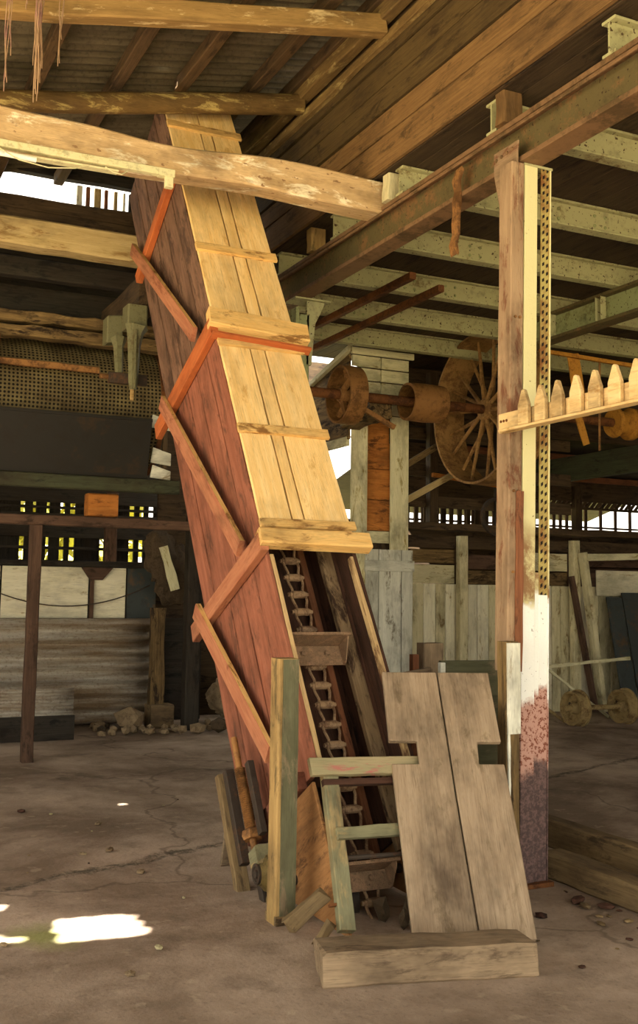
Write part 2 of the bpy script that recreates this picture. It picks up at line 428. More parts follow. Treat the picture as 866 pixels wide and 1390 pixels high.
# rafters: one sawn, one round log, more towards the camera
def rafter(y, z0, label, log=False, h=.125, mat='rafter', x1=3.24):
    p0 = (-4.0, y, z0+ROOFK*(-4.0-.97)); p1 = (x1, y, z0+ROOFK*(x1-.97))
    if log:
        n = 16; rr = random.Random(3)
        pts = [V(p0).lerp(V(p1), i/n)+V((0, rr.uniform(-.012, .012), rr.uniform(-.012, .012))) for i in range(n+1)]
        o = tube('log_rafter', pts, .078, mat, n=12, rad=[.078+rr.uniform(-.006, .006) for _ in pts])
        ov = o.data
    else:
        o = bar('rafter', p0, p1, .12, h, mat, seg=20, wob=.006)
    return tag(o, label, 'rafter')
rafter(5.93, 4.83, 'pale worn sawn rafter, flaked whitish on its face', h=.135)
rafter(7.25, 4.832, 'round dark log rafter with pale bark scars behind the sawn rafter', True, mat='log_bark')
rafter(2.9, 4.83, 'sawn rafter over the open front of the shed', h=.135)
rafter(0.2, 4.83, 'sawn rafter at the shed entrance', h=.135)
rafter(-2.8, 4.83, 'outermost sawn rafter under the front eave', h=.135)

# big pale tie beam in front of the elevator
def tieprof(t):
    X = -4+t*7.43
    dip = -.055*math.exp(-((X-1.72)/.42)**2)+.012*math.sin(X*5)
    return (.008*math.sin(X*7), .008*math.sin(X*4+1), .012*math.sin(X*3+.5), dip)
tag(bar('tie_beam', (-4, 6.32, 4.235), (3.43, 6.32, 4.235), .19, .225, 'beam_light', seg=60, prof=tieprof, ch=.012),
    'broad pale hand-hewn tie beam crossing in front of the elevator', 'beam')

# fluorescent batten under the tie beam
t = thing('fluorescent_batten', 'cream fluorescent lamp batten with broken tube under the pale tie beam', 'lamp', (.9, 6.19, 4.06))
bar('batten_body', (-.3, 6.19, 4.072), (1.82, 6.19, 4.092), .05, .045, 'batten_light', parent=t)
bar('end_cap', (1.80, 6.19, 4.09), (1.90, 6.19, 4.09), .055, .05, 'batten_light', parent=t)
bar('tube_holder', (1.87, 6.19, 4.075), (1.87, 6.19, 4.0), .04, .05, 'batten_light', up=(1, 0, 0), parent=t)
bar('reflector_strip', (.8, 6.215, 4.035), (1.55, 6.215, 4.05), .06, .012, 'batten_light', parent=t)
tube('glass_tube', [(.80, 6.17, 4.02), (1.05, 6.17, 4.016)], .017, 'glass_white', t, 10)
tube('lamp_wire', [(.82, 6.16, 4.05), (.95, 6.15, 3.99), (1.12, 6.15, 3.975), (1.28, 6.16, 4.005), (1.36, 6.18, 4.045)], .004, 'batten_light', t, 5)
tube('lamp_wire', [(1.46, 6.16, 4.05), (1.5, 6.15, 4.02), (1.56, 6.15, 4.015), (1.6, 6.17, 4.05)], .004, 'batten_light', t, 5)

# upper plank wall (face X = 3.3) above the steel beam
wr = tag(thing('wall_right', 'upper wall of broad horizontal brown planks above the steel beam', None, (3.33, 5, 4.36)), kind='structure')
zs = [4.34, 4.575, 4.745, 4.93, 5.11, 5.30, 5.5]
for i in range(len(zs)-1):
    z0, z1 = zs[i], zs[i+1]
    ys = [-4, 1.2, 9.6] if i % 2 else [-4, 2.6, 9.6]
    for a, b in zip(ys[:-1], ys[1:]):
        bar('plank', (3.325+.008*(i % 2), a, (z0+z1)/2), (3.325+.008*(i % 2), b-.006, (z0+z1)/2), .03, z1-z0-.016, 'fascia_low' if i < 2 else 'fascia', parent=wr, seg=12, wob=.003)
bar('backing_board', (3.36, -4, 4.92), (3.36, 9.6, 4.92), .02, 1.15, 'beam_dark', parent=wr)
tag(bar('wall_plate', (3.24, -4, 5.36), (3.24, 9.5, 5.36), .10, .13, 'rough_beam', seg=30, wob=.012), 'rough split wall plate along the top of the plank wall', 'beam')
tag(bar('ledger_rail', (3.284, -4, 5.215), (3.284, 9.5, 5.215), .045, .07, 'rough_beam', seg=30, wob=.008), 'thin weathered ledger rail just below the rough wall plate', 'beam')

# ---------------------------------------------------------------- steel frame under the upper floor
def ibeam(name, p0, p1, w, h, tw, tf, mweb, mfl, label, group=None, cat='steel beam', stiff=()):
    p0, p1 = V(p0), V(p1); t = thing(name, label, cat, p0, group); up = V((0, 0, 1)); q = up*(h/2-tf/2)
    bar('web', p0, p1, tw, h-2*tf, mweb, parent=t, ch=.001)
    bar('top_flange', p0+q, p1+q, w, tf, mfl, parent=t, ch=.003)
    bar('bottom_flange', p0-q, p1-q, w, tf, mfl, parent=t, ch=.003)
    return t
main = ibeam('steel_beam', (3.475, -3, 4.02), (3.475, 10.4, 4.02), .15, .27, .014, .03, 'beam_steel', 'beam_flange', 'long rusty steel beam resting on the painted column')
bar('rail_bead', (3.398, -3, 4.10), (3.398, 10.4, 4.10), .02, .022, 'beam_flange', parent=main, ch=.005)
second = ibeam('steel_beam', (6.2, 2, 4.02), (6.2, 8.42, 4.02), .15, .27, .014, .03, 'green_steel', 'beam_steel', 'steel beam with riveted cleats under the joists beyond the column')
for y in (6.3, 7.2, 7.9):
    for s in (-1, 1): bar('cleat', (6.2-.05*1, y+s*.035, 3.92), (6.2-.05, y+s*.035, 4.13), .008, .06, 'cream_steel', up=(1, 0, 0), parent=second, ch=.001)
vert_q = bar('support_post', (6.16, 8.32, 0), (6.16, 8.32, 3.885), .12, .12, 'green_steel', up=(1, 0, 0))
tag(vert_q, 'plain steel post under the end of the second steel beam', 'post')
JY = [1.85, 2.85, 3.85, 4.86, 5.93, 6.93, 7.97, 8.95, 9.9]
for i, y in enumerate(JY):
    t = ibeam('floor_joist', (3.40, y+.04, 4.25), (12.5, y+.04, 4.25), .10, .19, .012, .016, 'cream_steel', 'cream_steel',
              ('third cream steel joist on the near side of the column', 'second cream steel joist on the near side of the column', 'first cream steel joist on the near side of the column', 'cream steel joist crossing right above the painted column', 'first cream steel joist beyond the painted column', 'second cream steel joist beyond the painted column', 'third cream steel joist beyond the painted column', 'fourth cream steel joist beyond the painted column', 'fifth cream steel joist beyond the painted column')[i], 'steel joists under the upper floor', 'joist')
    if i >= 4:
        for xr in (4.62, 4.72, 5.05, 5.15):
            for zr in (4.21, 4.285): lathe('rivet', (xr, y+.034, zr), (0, -1, 0), [(0, .0), (0, .014), (.008, .011), (.011, 0)], 'green_steel', t, 8)
deck = tag(thing('upper_floor', 'dark underside of the upper floor boards on the steel joists', None, (3.4, 0, 4.36)), kind='structure')
for i in range(62):
    x = 3.35+i*.15
    bar('floor_board', (x+.075, -3, 4.365), (x+.075, 11.456, 4.365), .151, .03, 'deck', parent=deck, ch=.004)
# stub posts between the steel beam and the plank wall
for i, (y, lab, m_) in enumerate(((6.12, 'short cream stub post between steel beam and plank wall beside the tie beam end', 'cream_wall'),
                                  (4.78, 'short brown stub post on the steel beam above the column', 'fascia_low'), (7.35, 'short yellowish stub post on the steel beam behind the elevator', 'post_yellow'))):
    tag(bar('stub_post', (3.44, y, 4.157), (3.44, y, 4.345), .09, .13, m_, up=(1, 0, 0), seg=3, wob=.004), lab, 'post')
# rotten strip hanging from the beam
tag(bar('hanging_strip', (3.385, 5.22, 4.05), (3.385, 5.27, 3.53), .075, .014, 'rust_light', up=(1, 0, 0), seg=8, wob=.012, rag=.015), 'rust-eaten metal strip hanging from the steel beam', 'metal strip')

# painted steel column, leaning very slightly
LEAN = .0175
def vert(name, x, y, z0, z1, wx, wy, m_, par, wob=0., seg=1, ch=None, lean=0.):
    return bar(name, (x+lean*z0, y, z0), (x+lean*z1, y, z1), wy, wx, m_, up=(1, 0, 0), parent=par, seg=seg, wob=wob, ch=ch)
c = thing('steel_column', 'tall steel column with pierced strip and layers of peeling paint', 'column', (3.46, 4.7, 0))
vert('front_flange', 3.4075, 4.685, 0, 3.868, .085, .13, 'column_paint', c, ch=.003, lean=LEAN)
vert('web', 3.47, 4.72, 0, 3.868, .05, .03, 'dark_iron', c, ch=.002, lean=LEAN)
o = vert('lower_plate', 3.475, 4.635, 0, 1.62, .05, .012, 'column_paint', c, ch=.002, lean=LEAN)
o.data.transform(M.Translation((-1.19, 0, 0))); o.matrix_basis = o.matrix_basis @ M.Translation((1.19, 0, 0)); WM[o.name] = o.matrix_basis
o = vert('lower_strip', 3.510, 4.632, 0, 1.50, .056, .010, 'column_paint', c, ch=.002, lean=LEAN)
o.data.transform(M.Translation((-1.25, 0, 0))); o.matrix_basis = o.matrix_basis @ M.Translation((1.25, 0, 0)); WM[o.name] = o.matrix_basis
bar('pierced_strip', (3.508+LEAN*1.5, 4.63, 1.50), (3.508+LEAN*3.868, 4.63, 3.868), .058, .008, 'pierced_strip', up=(0, -1, 0), parent=c, ch=.001)
vert('edge_angle', 3.540, 4.655, 0, 3.868, .008, .07, 'column_paint', c, ch=.002, lean=LEAN)
bar('base_plate', (3.36, 4.69, .012), (3.56, 4.69, .012), .2, .024, 'rust', parent=c)
bar('cap_plate', (3.43, 4.69, 3.876), (3.62, 4.69, 3.876), .14, .014, 'cream_steel', parent=c)
# timber packing on the column's left side with its gusset
pk = thing('packing_timber', 'faded pinkish timber packing bolted to the left of the steel column', 'timber', (3.34, 4.68, 1.25))
vert('timber', 3.318, 4.68, 1.10, 3.875, .086, .12, 'pink_timber', pk, .0015, 12, lean=LEAN)
vert('red_strip', 3.340, 4.612, 1.10, 2.05, .044, .012, 'red_timber', pk, .002, 6, lean=LEAN)
slab('gusset_plate', (3.386, 4.84, 3.60), (0, -1, 0), (0, 0, 1), [(.07, 0), (.225, 0), (.225, .33), (.235, .40), (.0, .40), (.0, .27)], .012, 'pink_timber', pk)
for dy, dz in ((.10, .10), (.15, .10), (.09, .2), (.15, .2), (.03, .35), (.08, .355), (.13, .36), (.18, .365)):
    lathe('rivet', (3.374, 4.84-dy, 3.60+dz), (-1, 0, 0), [(0, 0), (0, .012), (.008, .010), (.012, 0)], 'beam_flange', pk, 8)
for z in (3.0, 2.05, 1.62):
    for dx in (-.015, .015): lathe('bolt_head', (3.318+LEAN*z+dx, 4.619, z), (0, -1, 0), [(0, 0), (0, .008), (.008, .008), (.01, 0)], 'rust_light', pk, 6)
# second column hidden behind the elevator, its bracket shows
c2 = thing('steel_column', 'second steel column with splayed bracket behind the elevator', 'column', (3.5, 7.75, 0))
vert('shaft', 3.5, 7.75, 0, 3.75, .10, .12, 'green_steel', c2); vert('flange', 3.43, 7.75, 0, 3.8, .03, .16, 'green_steel', c2)
slab('bracket', (3.57, 7.69, 3.885), (1, 0, 0), (0, 0, -1), [(-.05, 0), (.12, 0), (.10, .06), (.03, .2), (.0, .55), (-.05, .55)], .03, 'cream_steel', c2)
bar('cap_plate', (3.40, 7.75, 3.875), (3.72, 7.75, 3.875), .2, .015, 'cream_steel', parent=c2)

# rack of pointed pegs fixed to the column, running towards the viewer
rk = thing('peg_rack', 'pale new wood rail with a row of pointed pegs fixed across the column', 'rack', (3.28, 4.2, 2.36))
RZ = 2.358
bar('back_rail', (3.292, 4.66, RZ+.052), (3.292, 2.7, RZ+.052), .036, .105, 'picket', parent=rk, ch=.004, seg=6, wob=.001)
bar('bottom_ledge', (3.262, 4.60, RZ+.002), (3.262, 2.7, RZ+.002), .065, .014, 'picket', parent=rk, ch=.003)
peg = None
for i in range(12):
    y = 4.407-i*.1377; F = frame((3.272, y+.042+random.uniform(-.003, .003), RZ+.010), (0, -1, 0), (-1, 0, 0))
    if peg is None:
        peg = slab('peg', (3.272, y+.042, RZ+.010), (0, -1, 0), (0, 0, 1), [(0, 0), (.084, 0), (.084, .105), (.050, .186), (.034, .186), (0, .105)], .030, 'picket', rk, .006)
    else: link('peg', peg.data, 'picket', F, rk)
for dy in (-.0, .025, .05): lathe('screw_head', (3.273, 4.585+dy, RZ+.06), (-1, 0, 0), [(0, 0), (0, .008), (.004, .007), (.006, 0)], 'rust', rk, 8)

# stub posts and boards round the elevator boot
sp = thing('short_post', 'short rotten post with white painted face beside the column', 'post', (3.33, 4.6, 0))
vert('post_core', 3.246, 4.545, 0, 1.262, .082, .085, 'rotten', sp, .003, 12)
vert('white_face', 3.246, 4.497, .80, 1.255, .078, .012, 'white_paint', sp, .001, 5)
vert('white_streak', 3.214, 4.497, .30, .80, .014, .010, 'white_paint', sp, .002, 8)

# ================================================================== THE ELEVATOR
TH = math.atan(.64)
EO = V((2.2, 4.20, 0)); EN = V((0, math.sin(TH), math.cos(TH))); EV = V((0, math.cos(TH), -math.sin(TH))); EU = V((1, 0, 0))
def E(u, v, s): return EO+EU*u+EV*v+EN*s
el = thing('bucket_elevator', 'tall leaning wooden bucket elevator with red sides and yellow front covers', 'elevator', (2.475, 4.7, 0))
STOP = 6.26
# side boards: left (seen) and right
nb = 5; bw = .99/nb
for side, uu in ((0, .012), (1, .545)):
    for k in range(nb):
        v = (k+.5)*bw
        s0 = .78 if side == 0 else .55
        cut = 3.62 if side == 0 else None
        segs = [(s0, 3.74, 'side_red'), (3.746, STOP, 'side_upper')] if side == 0 else [(s0, STOP, 'inner_dark')]
        if side == 0 and k == 4: segs = [(1.0, 3.74, 'side_red'), (3.746, STOP, 'side_upper')]
        for a, b, m_ in segs:
            bar('side_board', E(uu, v, a), E(uu, v, b), .024, bw-.011, m_, up=EV, parent=el, seg=10, wob=.0025, ch=.003)
    bar('corner_post', E(.036 if side == 0 else .52, .02, .8), E(.036 if side == 0 else .52, .02, 2.02), .022, .04, 'casing_edge', up=EV, parent=el, seg=6, wob=.002)
for k in range(3):
    bar('back_board', E(.10+.18*k, .98, .8), E(.10+.18*k, .98, STOP), .174, .024, 'inner_dark', up=EV, parent=el)
bar('partition', E(.28, .50, .9), E(.28, .50, STOP), .50, .02, 'inner_dark', up=EV, parent=el)
# front covers, three boards each
def cover(s0, s1, cuts, m_='cover_wood', v=-.012):
    us = [0]+cuts+[.56]
    for a, b in zip(us[:-1], us[1:]):
        bar('cover_board', E((a+b)/2, v, s0), E((a+b)/2, v, s1), b-a-.010, .024, m_, up=-EV, parent=el, seg=6, wob=.0015, ch=.003)
cover(3.70, 4.475, [.255, .35]); cover(4.478, 5.88, [.25, .34]); cover(5.885, STOP, [.26])
cover(2.06, 2.88, [.20, .275]); cover(2.883, 3.69, [.205, .305])
def batten(s, hgt, m_, u0=-.01, u1=.575, v=-.035, th=.022, tilt=0., name='batten'):
    return bar(name, E(u0, v, s+tilt/2), E(u1, v, s-tilt/2), th, hgt, m_, up=EN, parent=el, seg=6, wob=.002)
batten(4.485, .075, 'batten_wood'); batten(3.60, .075, 'batten_wood'); batten(2.885, .065, 'batten_wood'); batten(2.20, .055, 'batten_wood')
batten(5.87, .075, 'batten_wood')
# collars: heavy bar across the front, joined to a piece across the side
for s, tl, tot in ((3.735, .06, .15), (2.075, .01, .10)):
    bar('collar_bar', E(-.05, -.06, s+tl/2), E(.615, -.06, s-tl/2), .075, tot, 'batten_wood', up=EN, parent=el, seg=4, wob=.002)
bar('collar_fillet', E(-.05, -.055, 3.625), E(.61, -.055, 3.575), .06, .02, 'brace_orange', up=EN, parent=el)
def brace(p, q, w, m_, th=.05, name='side_brace', u=-.027):
    (v0, s0), (v1, s1) = p, q
    o = bar(name, E(u, v0, s0), E(u, v1, s1), th, w, m_, up=E(0, -(s1-s0), v1-v0)-E(0, 0, 0), parent=el, seg=4, wob=.002)
    o.data.materials.append(MATS['batten_wood'])          # second, yellower material for one edge of the brace
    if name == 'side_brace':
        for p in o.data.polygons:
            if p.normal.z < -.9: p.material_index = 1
brace((-.05, 5.32), (1.02, 5.30), .085, 'brace_orange', name='collar_side')
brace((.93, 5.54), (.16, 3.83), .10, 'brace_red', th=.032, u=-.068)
brace((-.06, 3.70), (1.17, 3.86), .12, 'brace_orange', name='collar_side')
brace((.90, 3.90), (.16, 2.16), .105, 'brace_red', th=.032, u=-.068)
brace((-.06, 2.06), (1.14, 2.19), .11, 'brace_red', name='collar_side')
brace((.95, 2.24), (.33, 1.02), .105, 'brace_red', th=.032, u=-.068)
brace((.12, .79), (.86, .79), .085, 'side_red', name='collar_side')
# guides inside
bar('chain_guide', E(.50, .25, .45), E(.50, .25, 2.6), .085, .04, 'inner_guide', up=EV, parent=el, seg=8, wob=.002)
bar('chain_guide', E(.42, .40, .45), E(.42, .40, 2.6),   .04, .05, 'red_timber', up=EV, parent=el, seg=8, wob=.002)
# chain: rollers joined by bent side links
CU, CV = .265, .25
step = .113; roll = link_me = None
def chain_run(s0, s1, cu, cv):
    global roll, link_me
    s = s0
    while s < s1:
        F = frame(E(cu, cv, s), EU, -EV)
        if roll is None:
            o = lathe('chain_roller', E(cu, cv, s), EU, [(-.062, 0), (-.062, .011), (-.05, .011), (-.05, .016), (-.036, .016), (-.036, .022), (.036, .022), (.036, .016), (.05, .016), (.05, .011), (.062, .011), (.062, 0)], 'chain_iron', el, 10, up=-EV)
            roll = o.data
        else: link('chain_roller', roll, 'chain_iron', F, el)
        for sd in (-1, 1):
            pts = [E(cu+sd*.030, cv, s), E(cu+sd*.031, cv-.008, s+.03), E(cu+sd*.043, cv-.008, s+.07), E(cu+sd*.044, cv, s+step)]
            tube('chain_link', pts, .008, 'chain_iron', el, 6)
        s += step
chain_run(.0, 2.35, CU, CV)
def bucket(s, cu, cv, h):
    # sheet-iron bucket on the descending run: upside down, its mouth faces down and forward
    w, d, h, th = .34, .13, h, .008
    b = thing('bucket', None, None, E(cu, cv, s)); b.parent = el; b.matrix_parent_inverse = WM[el.name].inverted()
    a0 = cu-w/2; v1 = cv-.03; v0 = v1-d
    bar('back_plate', E(a0, v1, s), E(a0+w, v1, s), th, h, 'bucket_iron', up=EN, parent=b, ch=.002)
    slab('top_plate', E(a0, v0, s+h/2), EU, EV, [(0, 0), (w, 0), (w, d), (0, d)], th, 'bucket_iron', b, .002)
    for x in (a0, a0+w-th):
        slab('end_plate', E(x, v0, s+h/2), EV, EN, [(0, 0), (.02, -.03), (d-.03, -h), (d, -h), (d, 0)], -th, 'bucket_iron', b, .001)
    for x in (cu-.07, cu+.07):
        lathe('rivet', E(x, v1-.006, s+.01), -EV, [(0, 0), (0, .017), (.012, .013), (.017, 0)], 'bucket_iron', b, 8)
    bar('lip', E(a0-.005, v0-.002, s+h/2), E(a0+w+.005, v0-.002, s+h/2), .014, .016, 'bucket_iron', up=EN, parent=b)
    return b
bucket(1.50, .245, .22, .115); bucket(.315, .19, .24, .09)
# the boot: brown side panel and the painted frame over the lower opening
slab('boot_panel', E(-.004, 0, 0), EV, EN, [(.004, .02), (.60, .40), (.60, .74), (.02, .74)], -.02, 'boot_panel', el)
slab('boot_panel', E(.55, 0, 0), EV, EN, [(.004, .02), (.9, .60), (.9, .74), (.02, .74)], .02, 'boot_panel', el)
bar('boot_stile', E(.055, -.03, .815), E(-.045, -.03, .045), .075, .045, 'green_paint', up=-EV, parent=el, seg=8, wob=.002)
bar('boot_stile', E(.085, -.005, .76), E(-.01, -.005, .06), .03, .04, 'inner_guide', up=-EV, parent=el, seg=8, wob=.002)
bar('boot_rail', E(-.06, -.065, .775), E(.55, -.065, .75), .085, .03, 'green_rail', up=-EV, parent=el, seg=6, wob=.002)
bar('boot_rail', E(.0, -.04, .705), E(.5, -.04, .685), .03, .03, 'inner_dark', up=-EV, parent=el)
bar('boot_rung', E(.0, -.065, .455), E(.42, -.065, .445), .055, .026, 'green_paint', up=-EV, parent=el, seg=4, wob=.002)
tube('boot_rod', [E(.02, -.03, .355), E(.45, -.03, .345)], .011, 'dark_iron', el, 8)
bar('boot_angle', E(-.1, -.03, .16), E(-.02, -.03, .16), .012, .02, 'rust', up=-EV, parent=el)
lathe('boot_sprocket', E(.20, .40, .30), EU, [(-.03, 0), (-.03, .10), (-.02, .12), (.02, .12), (.03, .10), (.03, 0)], 'dark_iron', el, 20)
tube('boot_shaft', [E(-.10, .42, .42), E(.62, .42, .42)], .025, 'dark_iron', el, 10)

# take-up screw and bearing on the left of the boot
tk = thing('take_up_screw', 'rusty take-up screw with bearing on an inclined timber beside the elevator boot', 'screw jack', E(-.14, .7, .45))
bar('guide_timber', E(-.15, .80, 1.12), E(-.15, .80, .43), .075, .05, 'floor_timber', up=EV, parent=tk, seg=8, wob=.003, rag=.006)
bar('guide_iron', E(-.135, .745, 1.12), E(-.135, .745, .62), .05, .05, 'dark_iron', up=EV, parent=tk)
tube('screw_rod', [E(-.12, .62, 1.25), E(-.12, .62, .62)], .018, 'rust_light', tk, 10)
pts, rads = [], []
for i in range(66):
    pts.append(E(-.12, .62, 1.08-i*.0055)); rads.append(.030 if i % 2 else .020)
tube('screw_thread', pts, .03, 'rust_light', tk, 10, rad=rads)
bar('iron_channel', E(-.09, .55, 1.08), E(-.09, .55, .70), .035, .05, 'dark_iron', up=EV, parent=tk)
lathe('screw_nut', E(-.12, .62, .72), EN, [(-.02, 0), (-.02, .048), (0, .055), (.025, .048), (.035, .03), (.035, 0)], 'rust_light', tk, 6)
bar('bearing_block', E(-.13, .58, .58), E(-.13, .48, .58), .09, .09, 'green_paint', up=EN, parent=tk)
lathe('bearing_housing', E(-.06, .53, .50), (-1, 0, 0), [(-.04, 0), (-.04, .085), (.03, .095), (.07, .085), (.09, .06), (.105, .055), (.105, 0)], 'hub_grease', tk, 24)
lathe('bearing_cap', E(-.165, .53, .50), (-1, 0, 0), [(0, 0), (0, .05), (.012, .05), (.012, .036), (.006, .034), (.006, .022), (.016, .02), (.016, 0)], 'dark_iron', tk, 20)
lathe('shaft_end', E(-.10, .55, .37), (-1, 0, 0), [(-.03, 0), (-.03, .03), (.03, .03), (.035, 0)], 'hub_grease', tk, 12)
bar('brace_foot', E(-.10, .62, .30), E(-.10, .62, .58), .07, .05, 'dark_iron', up=EV, parent=tk)

# upright green-stained post in front of the elevator side
gp = thing('upright_post', 'upright square post stained green on its front, beside the elevator boot', 'post', (2.01, 4.6, 0))
vert('post', 2.02, 4.60, 0, 1.19, .10, .10, 'post_yellow', gp, .002, 10)
vert('stained_face', 2.03, 4.547, .03, 1.186, .078, .008, 'green_post', gp, .001, 8)
bar('foot_block', (1.97, 4.60, .02), (2.07, 4.60, .02), .12, .04, 'floor_timber', parent=gp)
tag(bar('broken_strut', (1.97, 4.40, .04), (2.12, 4.36, .17), .04, .07, 'floor_timber', seg=4, wob=.004, rag=.02), 'short broken strut propped against the foot of the painted boot frame', 'strut')
tag(bar('broken_strut', (2.02, 4.20, .02), (2.09, 4.23, .09), .03, .045, 'floor_timber', seg=3, wob=.004, rag=.02), 'small splintered offcut lying at the foot of the boot frame', 'offcut')
tag(slab('offcut_board', (2.10, 5.62, .0), (.95, .05, 0), (.02, .2, .34), [(0, 0), (.11, 0), (.13, .26), (.10, .30)], .02, 'step_wood', None), 'small offcut board propped up behind the take-up screw', 'offcut')

# leaning hatch cover, two boards with square notches
HA = V((2.40, 4.05, .02)); HW = V((.51, -.2, 0)); HL = V((.30, .82, 1.057))
hw, hl = HW.length, HL.length
ht = thing('hatch_cover', 'greyish two-board hatch cover with square notches leaning on the boot', 'hatch cover', HA)
def hp(l): return [(a*hw, b*hl) for a, b in l]
slab('hatch_board', HA, HW, HL, hp([(-.01, 0), (.507, 0), (.475, .50), (.452, 1.0), (-.06, 1.0), (-.055, .705), (.197, .705), (.195, .612), (-.05, .612)]), .03, 'hatch_wood', ht)
slab('hatch_board', HA, HW, HL, hp([(.522, 0), (.965, -.0), (.965, .30), (.952, .612), (.728, .612), (.742, .702), (.958, .702), (.952, 1.0), (.468, 1.0), (.49, .50)]), .03, 'hatch_wood', ht)
for o in ht.children:   # grain runs up the boards: turn the mesh frame so local X is the long axis
    me = o.data; Q = M.Rotation(R(90), 4, 'Z'); me.transform(Q.inverted()); F = o.matrix_basis @ Q; o.matrix_basis = F; WM[o.name] = F
# floor timber lying in front
tag(bar('floor_sill', (1.88, 3.87, .065), (2.70, 3.65, .065), .20, .13, 'step_wood', seg=8, wob=.004, rag=.02), 'thick worn board lying on the floor in front of the boot', 'timber')
# boards behind the hatch
bb = thing('boot_enclosure', 'low enclosure of green-stained and brown boards behind the hatch cover', 'enclosure', (3.2, 5.3, 0))
bar('green_board', (3.22, 5.16, .565), (3.60, 5.10, .565), .03, 1.12, 'green_post', parent=bb, seg=4)
slab('slant_board', (2.84, 5.34, .85), (1, -.25, 0), (0, 0, 1), [(0, 0), (.38, 0), (.38, .235), (0, .165)], .03, 'step_wood', bb)
bar('end_grain', (3.205, 5.14, 1.06), (3.235, 5.14, 1.06), .03, .11, 'white_paint', parent=bb)
tag(bar('peg_stump', (3.545, 5.8, 0), (3.545, 5.8, 1.19), .10, .145, 'step_wood', up=(1, 0, 0), seg=4, wob=.003), 'square brown stump standing behind the slanted board', 'post')
tag(bar('peg_stump', (3.43, 5.8, 0), (3.43, 5.8, 1.12), .05, .05, 'red_timber', up=(1, 0, 0), seg=4, wob=.003), 'thin reddish stake beside the square brown stump', 'post')
# rubble inside the boot
for i, (u, v, r) in enumerate(((.46, .10, .036), (.37, .08, .030), (.47, .26, .045), (.28, .10, .028), (.36, .22, .04), (.26, .24, .034))):
    p = E(u, v, 0); tag(blob('rubble_lump', (p.x, p.y-.02+v*.1, 0.0), (r*1.2, r*1.2, r*1.8), 'dark_sack' if i != 1 else 'rust_orange', seed=40+i, sub=1, rough=.4), 'dry lump of rubble lying inside the elevator boot', 'rubble', 'rubble inside the boot')

# two long timbers on the floor, right
tag(bar('floor_beam', (3.70, 1.5, .065), (3.70, 4.80, .065), .16, .13, 'floor_timber', seg=16, wob=.005), 'nearer long squared timber lying on the floor by the column', 'timber')
tag(bar('floor_beam', (4.12, 1.5, .08), (4.12, 5.7, .08), .11, .16, 'floor_timber', seg=16, wob=.004), 'farther long squared timber lying behind the splintered one', 'timber')

# ================================================================== LEFT BACKGROUND
tag(bar('cross_beam', (-4, 8.30, 4.26), (2.55, 8.30, 4.26), .20, .22, 'beam_cream', seg=30, wob=.005), 'cream worn cross beam left of the elevator under the bright slit', 'beam')
tag(bar('cross_beam', (-4, 8.75, 4.52), (2.9, 8.75, 4.52), .10, .20, 'beam_dark', seg=20, wob=.006), 'dark cross beam just above the cream cross beam', 'beam')
tag(bar('cross_beam', (-4, 9.2, 4.26), (2.9, 9.2, 4.26), .12, .17, 'beam_black', seg=20, wob=.004), 'blackened cross beam just below the cream cross beam', 'beam')
tag(bar('eave_beam', (-4, 9.42, 5.29), (3.3, 9.42, 5.37), .10, .30, 'beam_black', seg=20, wob=.006), 'blackened eave beam above the bright slit', 'beam')
tag(bar('slit_sill', (-4, 9.5, 4.83), (3.3, 9.5, 4.90), .12, .24, 'beam_dark', seg=20, wob=.006), 'dark sill beam below the bright slit', 'beam')
for i, (x, m_, w) in enumerate(((2.02, 'white_paint', .05), (2.10, 'red_timber', .035), (2.19, 'beam_cream', .06), (2.27, 'red_timber', .03), (2.36, 'beam_cream', .03), (2.44, 'white_paint', .02), (2.56, 'beam_black', .15))):
    tag(vert('slit_baluster', x, 9.5, 4.93, 5.2, w, .04, m_, None), {'white_paint': 'white upright in the bright slit under the eave', 'red_timber': 'red upright in the bright slit under the eave', 'beam_cream': 'bare wood upright in the bright slit under the eave', 'beam_black': 'broad black upright at the end of the bright slit'}[m_], 'upright', 'uprights in the bright slit')
# sloping lower roof behind
cb = tag(thing('ceiling', 'dark lower lean-to roof behind the left machinery', None, (0, 9.6, 4.5)), kind='structure')
for i in range(12):
    x = -4+i*.70
    slab('roof_board', (x, 9.56, 4.72), (1, 0, 0), (0, 1, -.22), [(0, 0), (.71, 0), (.71, 6.2), (0, 6.2)], .03, 'beam_black', cb, .002)
# bracket beam along Y with the hanger
tag(bar('hanger_beam', (2.42, 8.42, 3.98), (2.42, 11.2, 3.98), .2, .27, 'beam_dark', seg=10, wob=.006), 'dark beam running back above the shaft hanger', 'beam')
hg = thing('shaft_hanger', 'pale green cast shaft hanger with two tapering legs left of the elevator', 'hanger', (2.30, 8.4, 3.1))
vert('hanger_head', 2.30, 8.46, 3.64, 3.84, .17, .18, 'hanger_paint', hg, ch=.012)
slab('head_block', (2.14, 8.75, 3.58), (1, 0, 0), (0, 0, 1), [(0, 0), (.14, .03), (.14, .26), (0, .24)], -.16, 'hanger_paint', hg, .01)
tube('hanger_leg', [(2.30, 8.40, 3.66), (2.29, 8.40, 3.60), (2.285, 8.40, 3.5), (2.285, 8.40, 3.2), (2.285, 8.40, 3.13)], .05, 'hanger_paint', hg, 6, rad=[.10, .07, .055, .04, .03])
bar('leg_rib', (2.275, 8.34, 3.62), (2.28, 8.35, 3.14), .014, .04, 'hanger_paint', up=(0, -1, 0), parent=hg)
tube('hanger_leg', [(2.24, 8.75, 3.62), (2.235, 8.72, 3.55), (2.235, 8.66, 3.26)], .04, 'hanger_paint', hg, 6, rad=[.07, .045, .03])
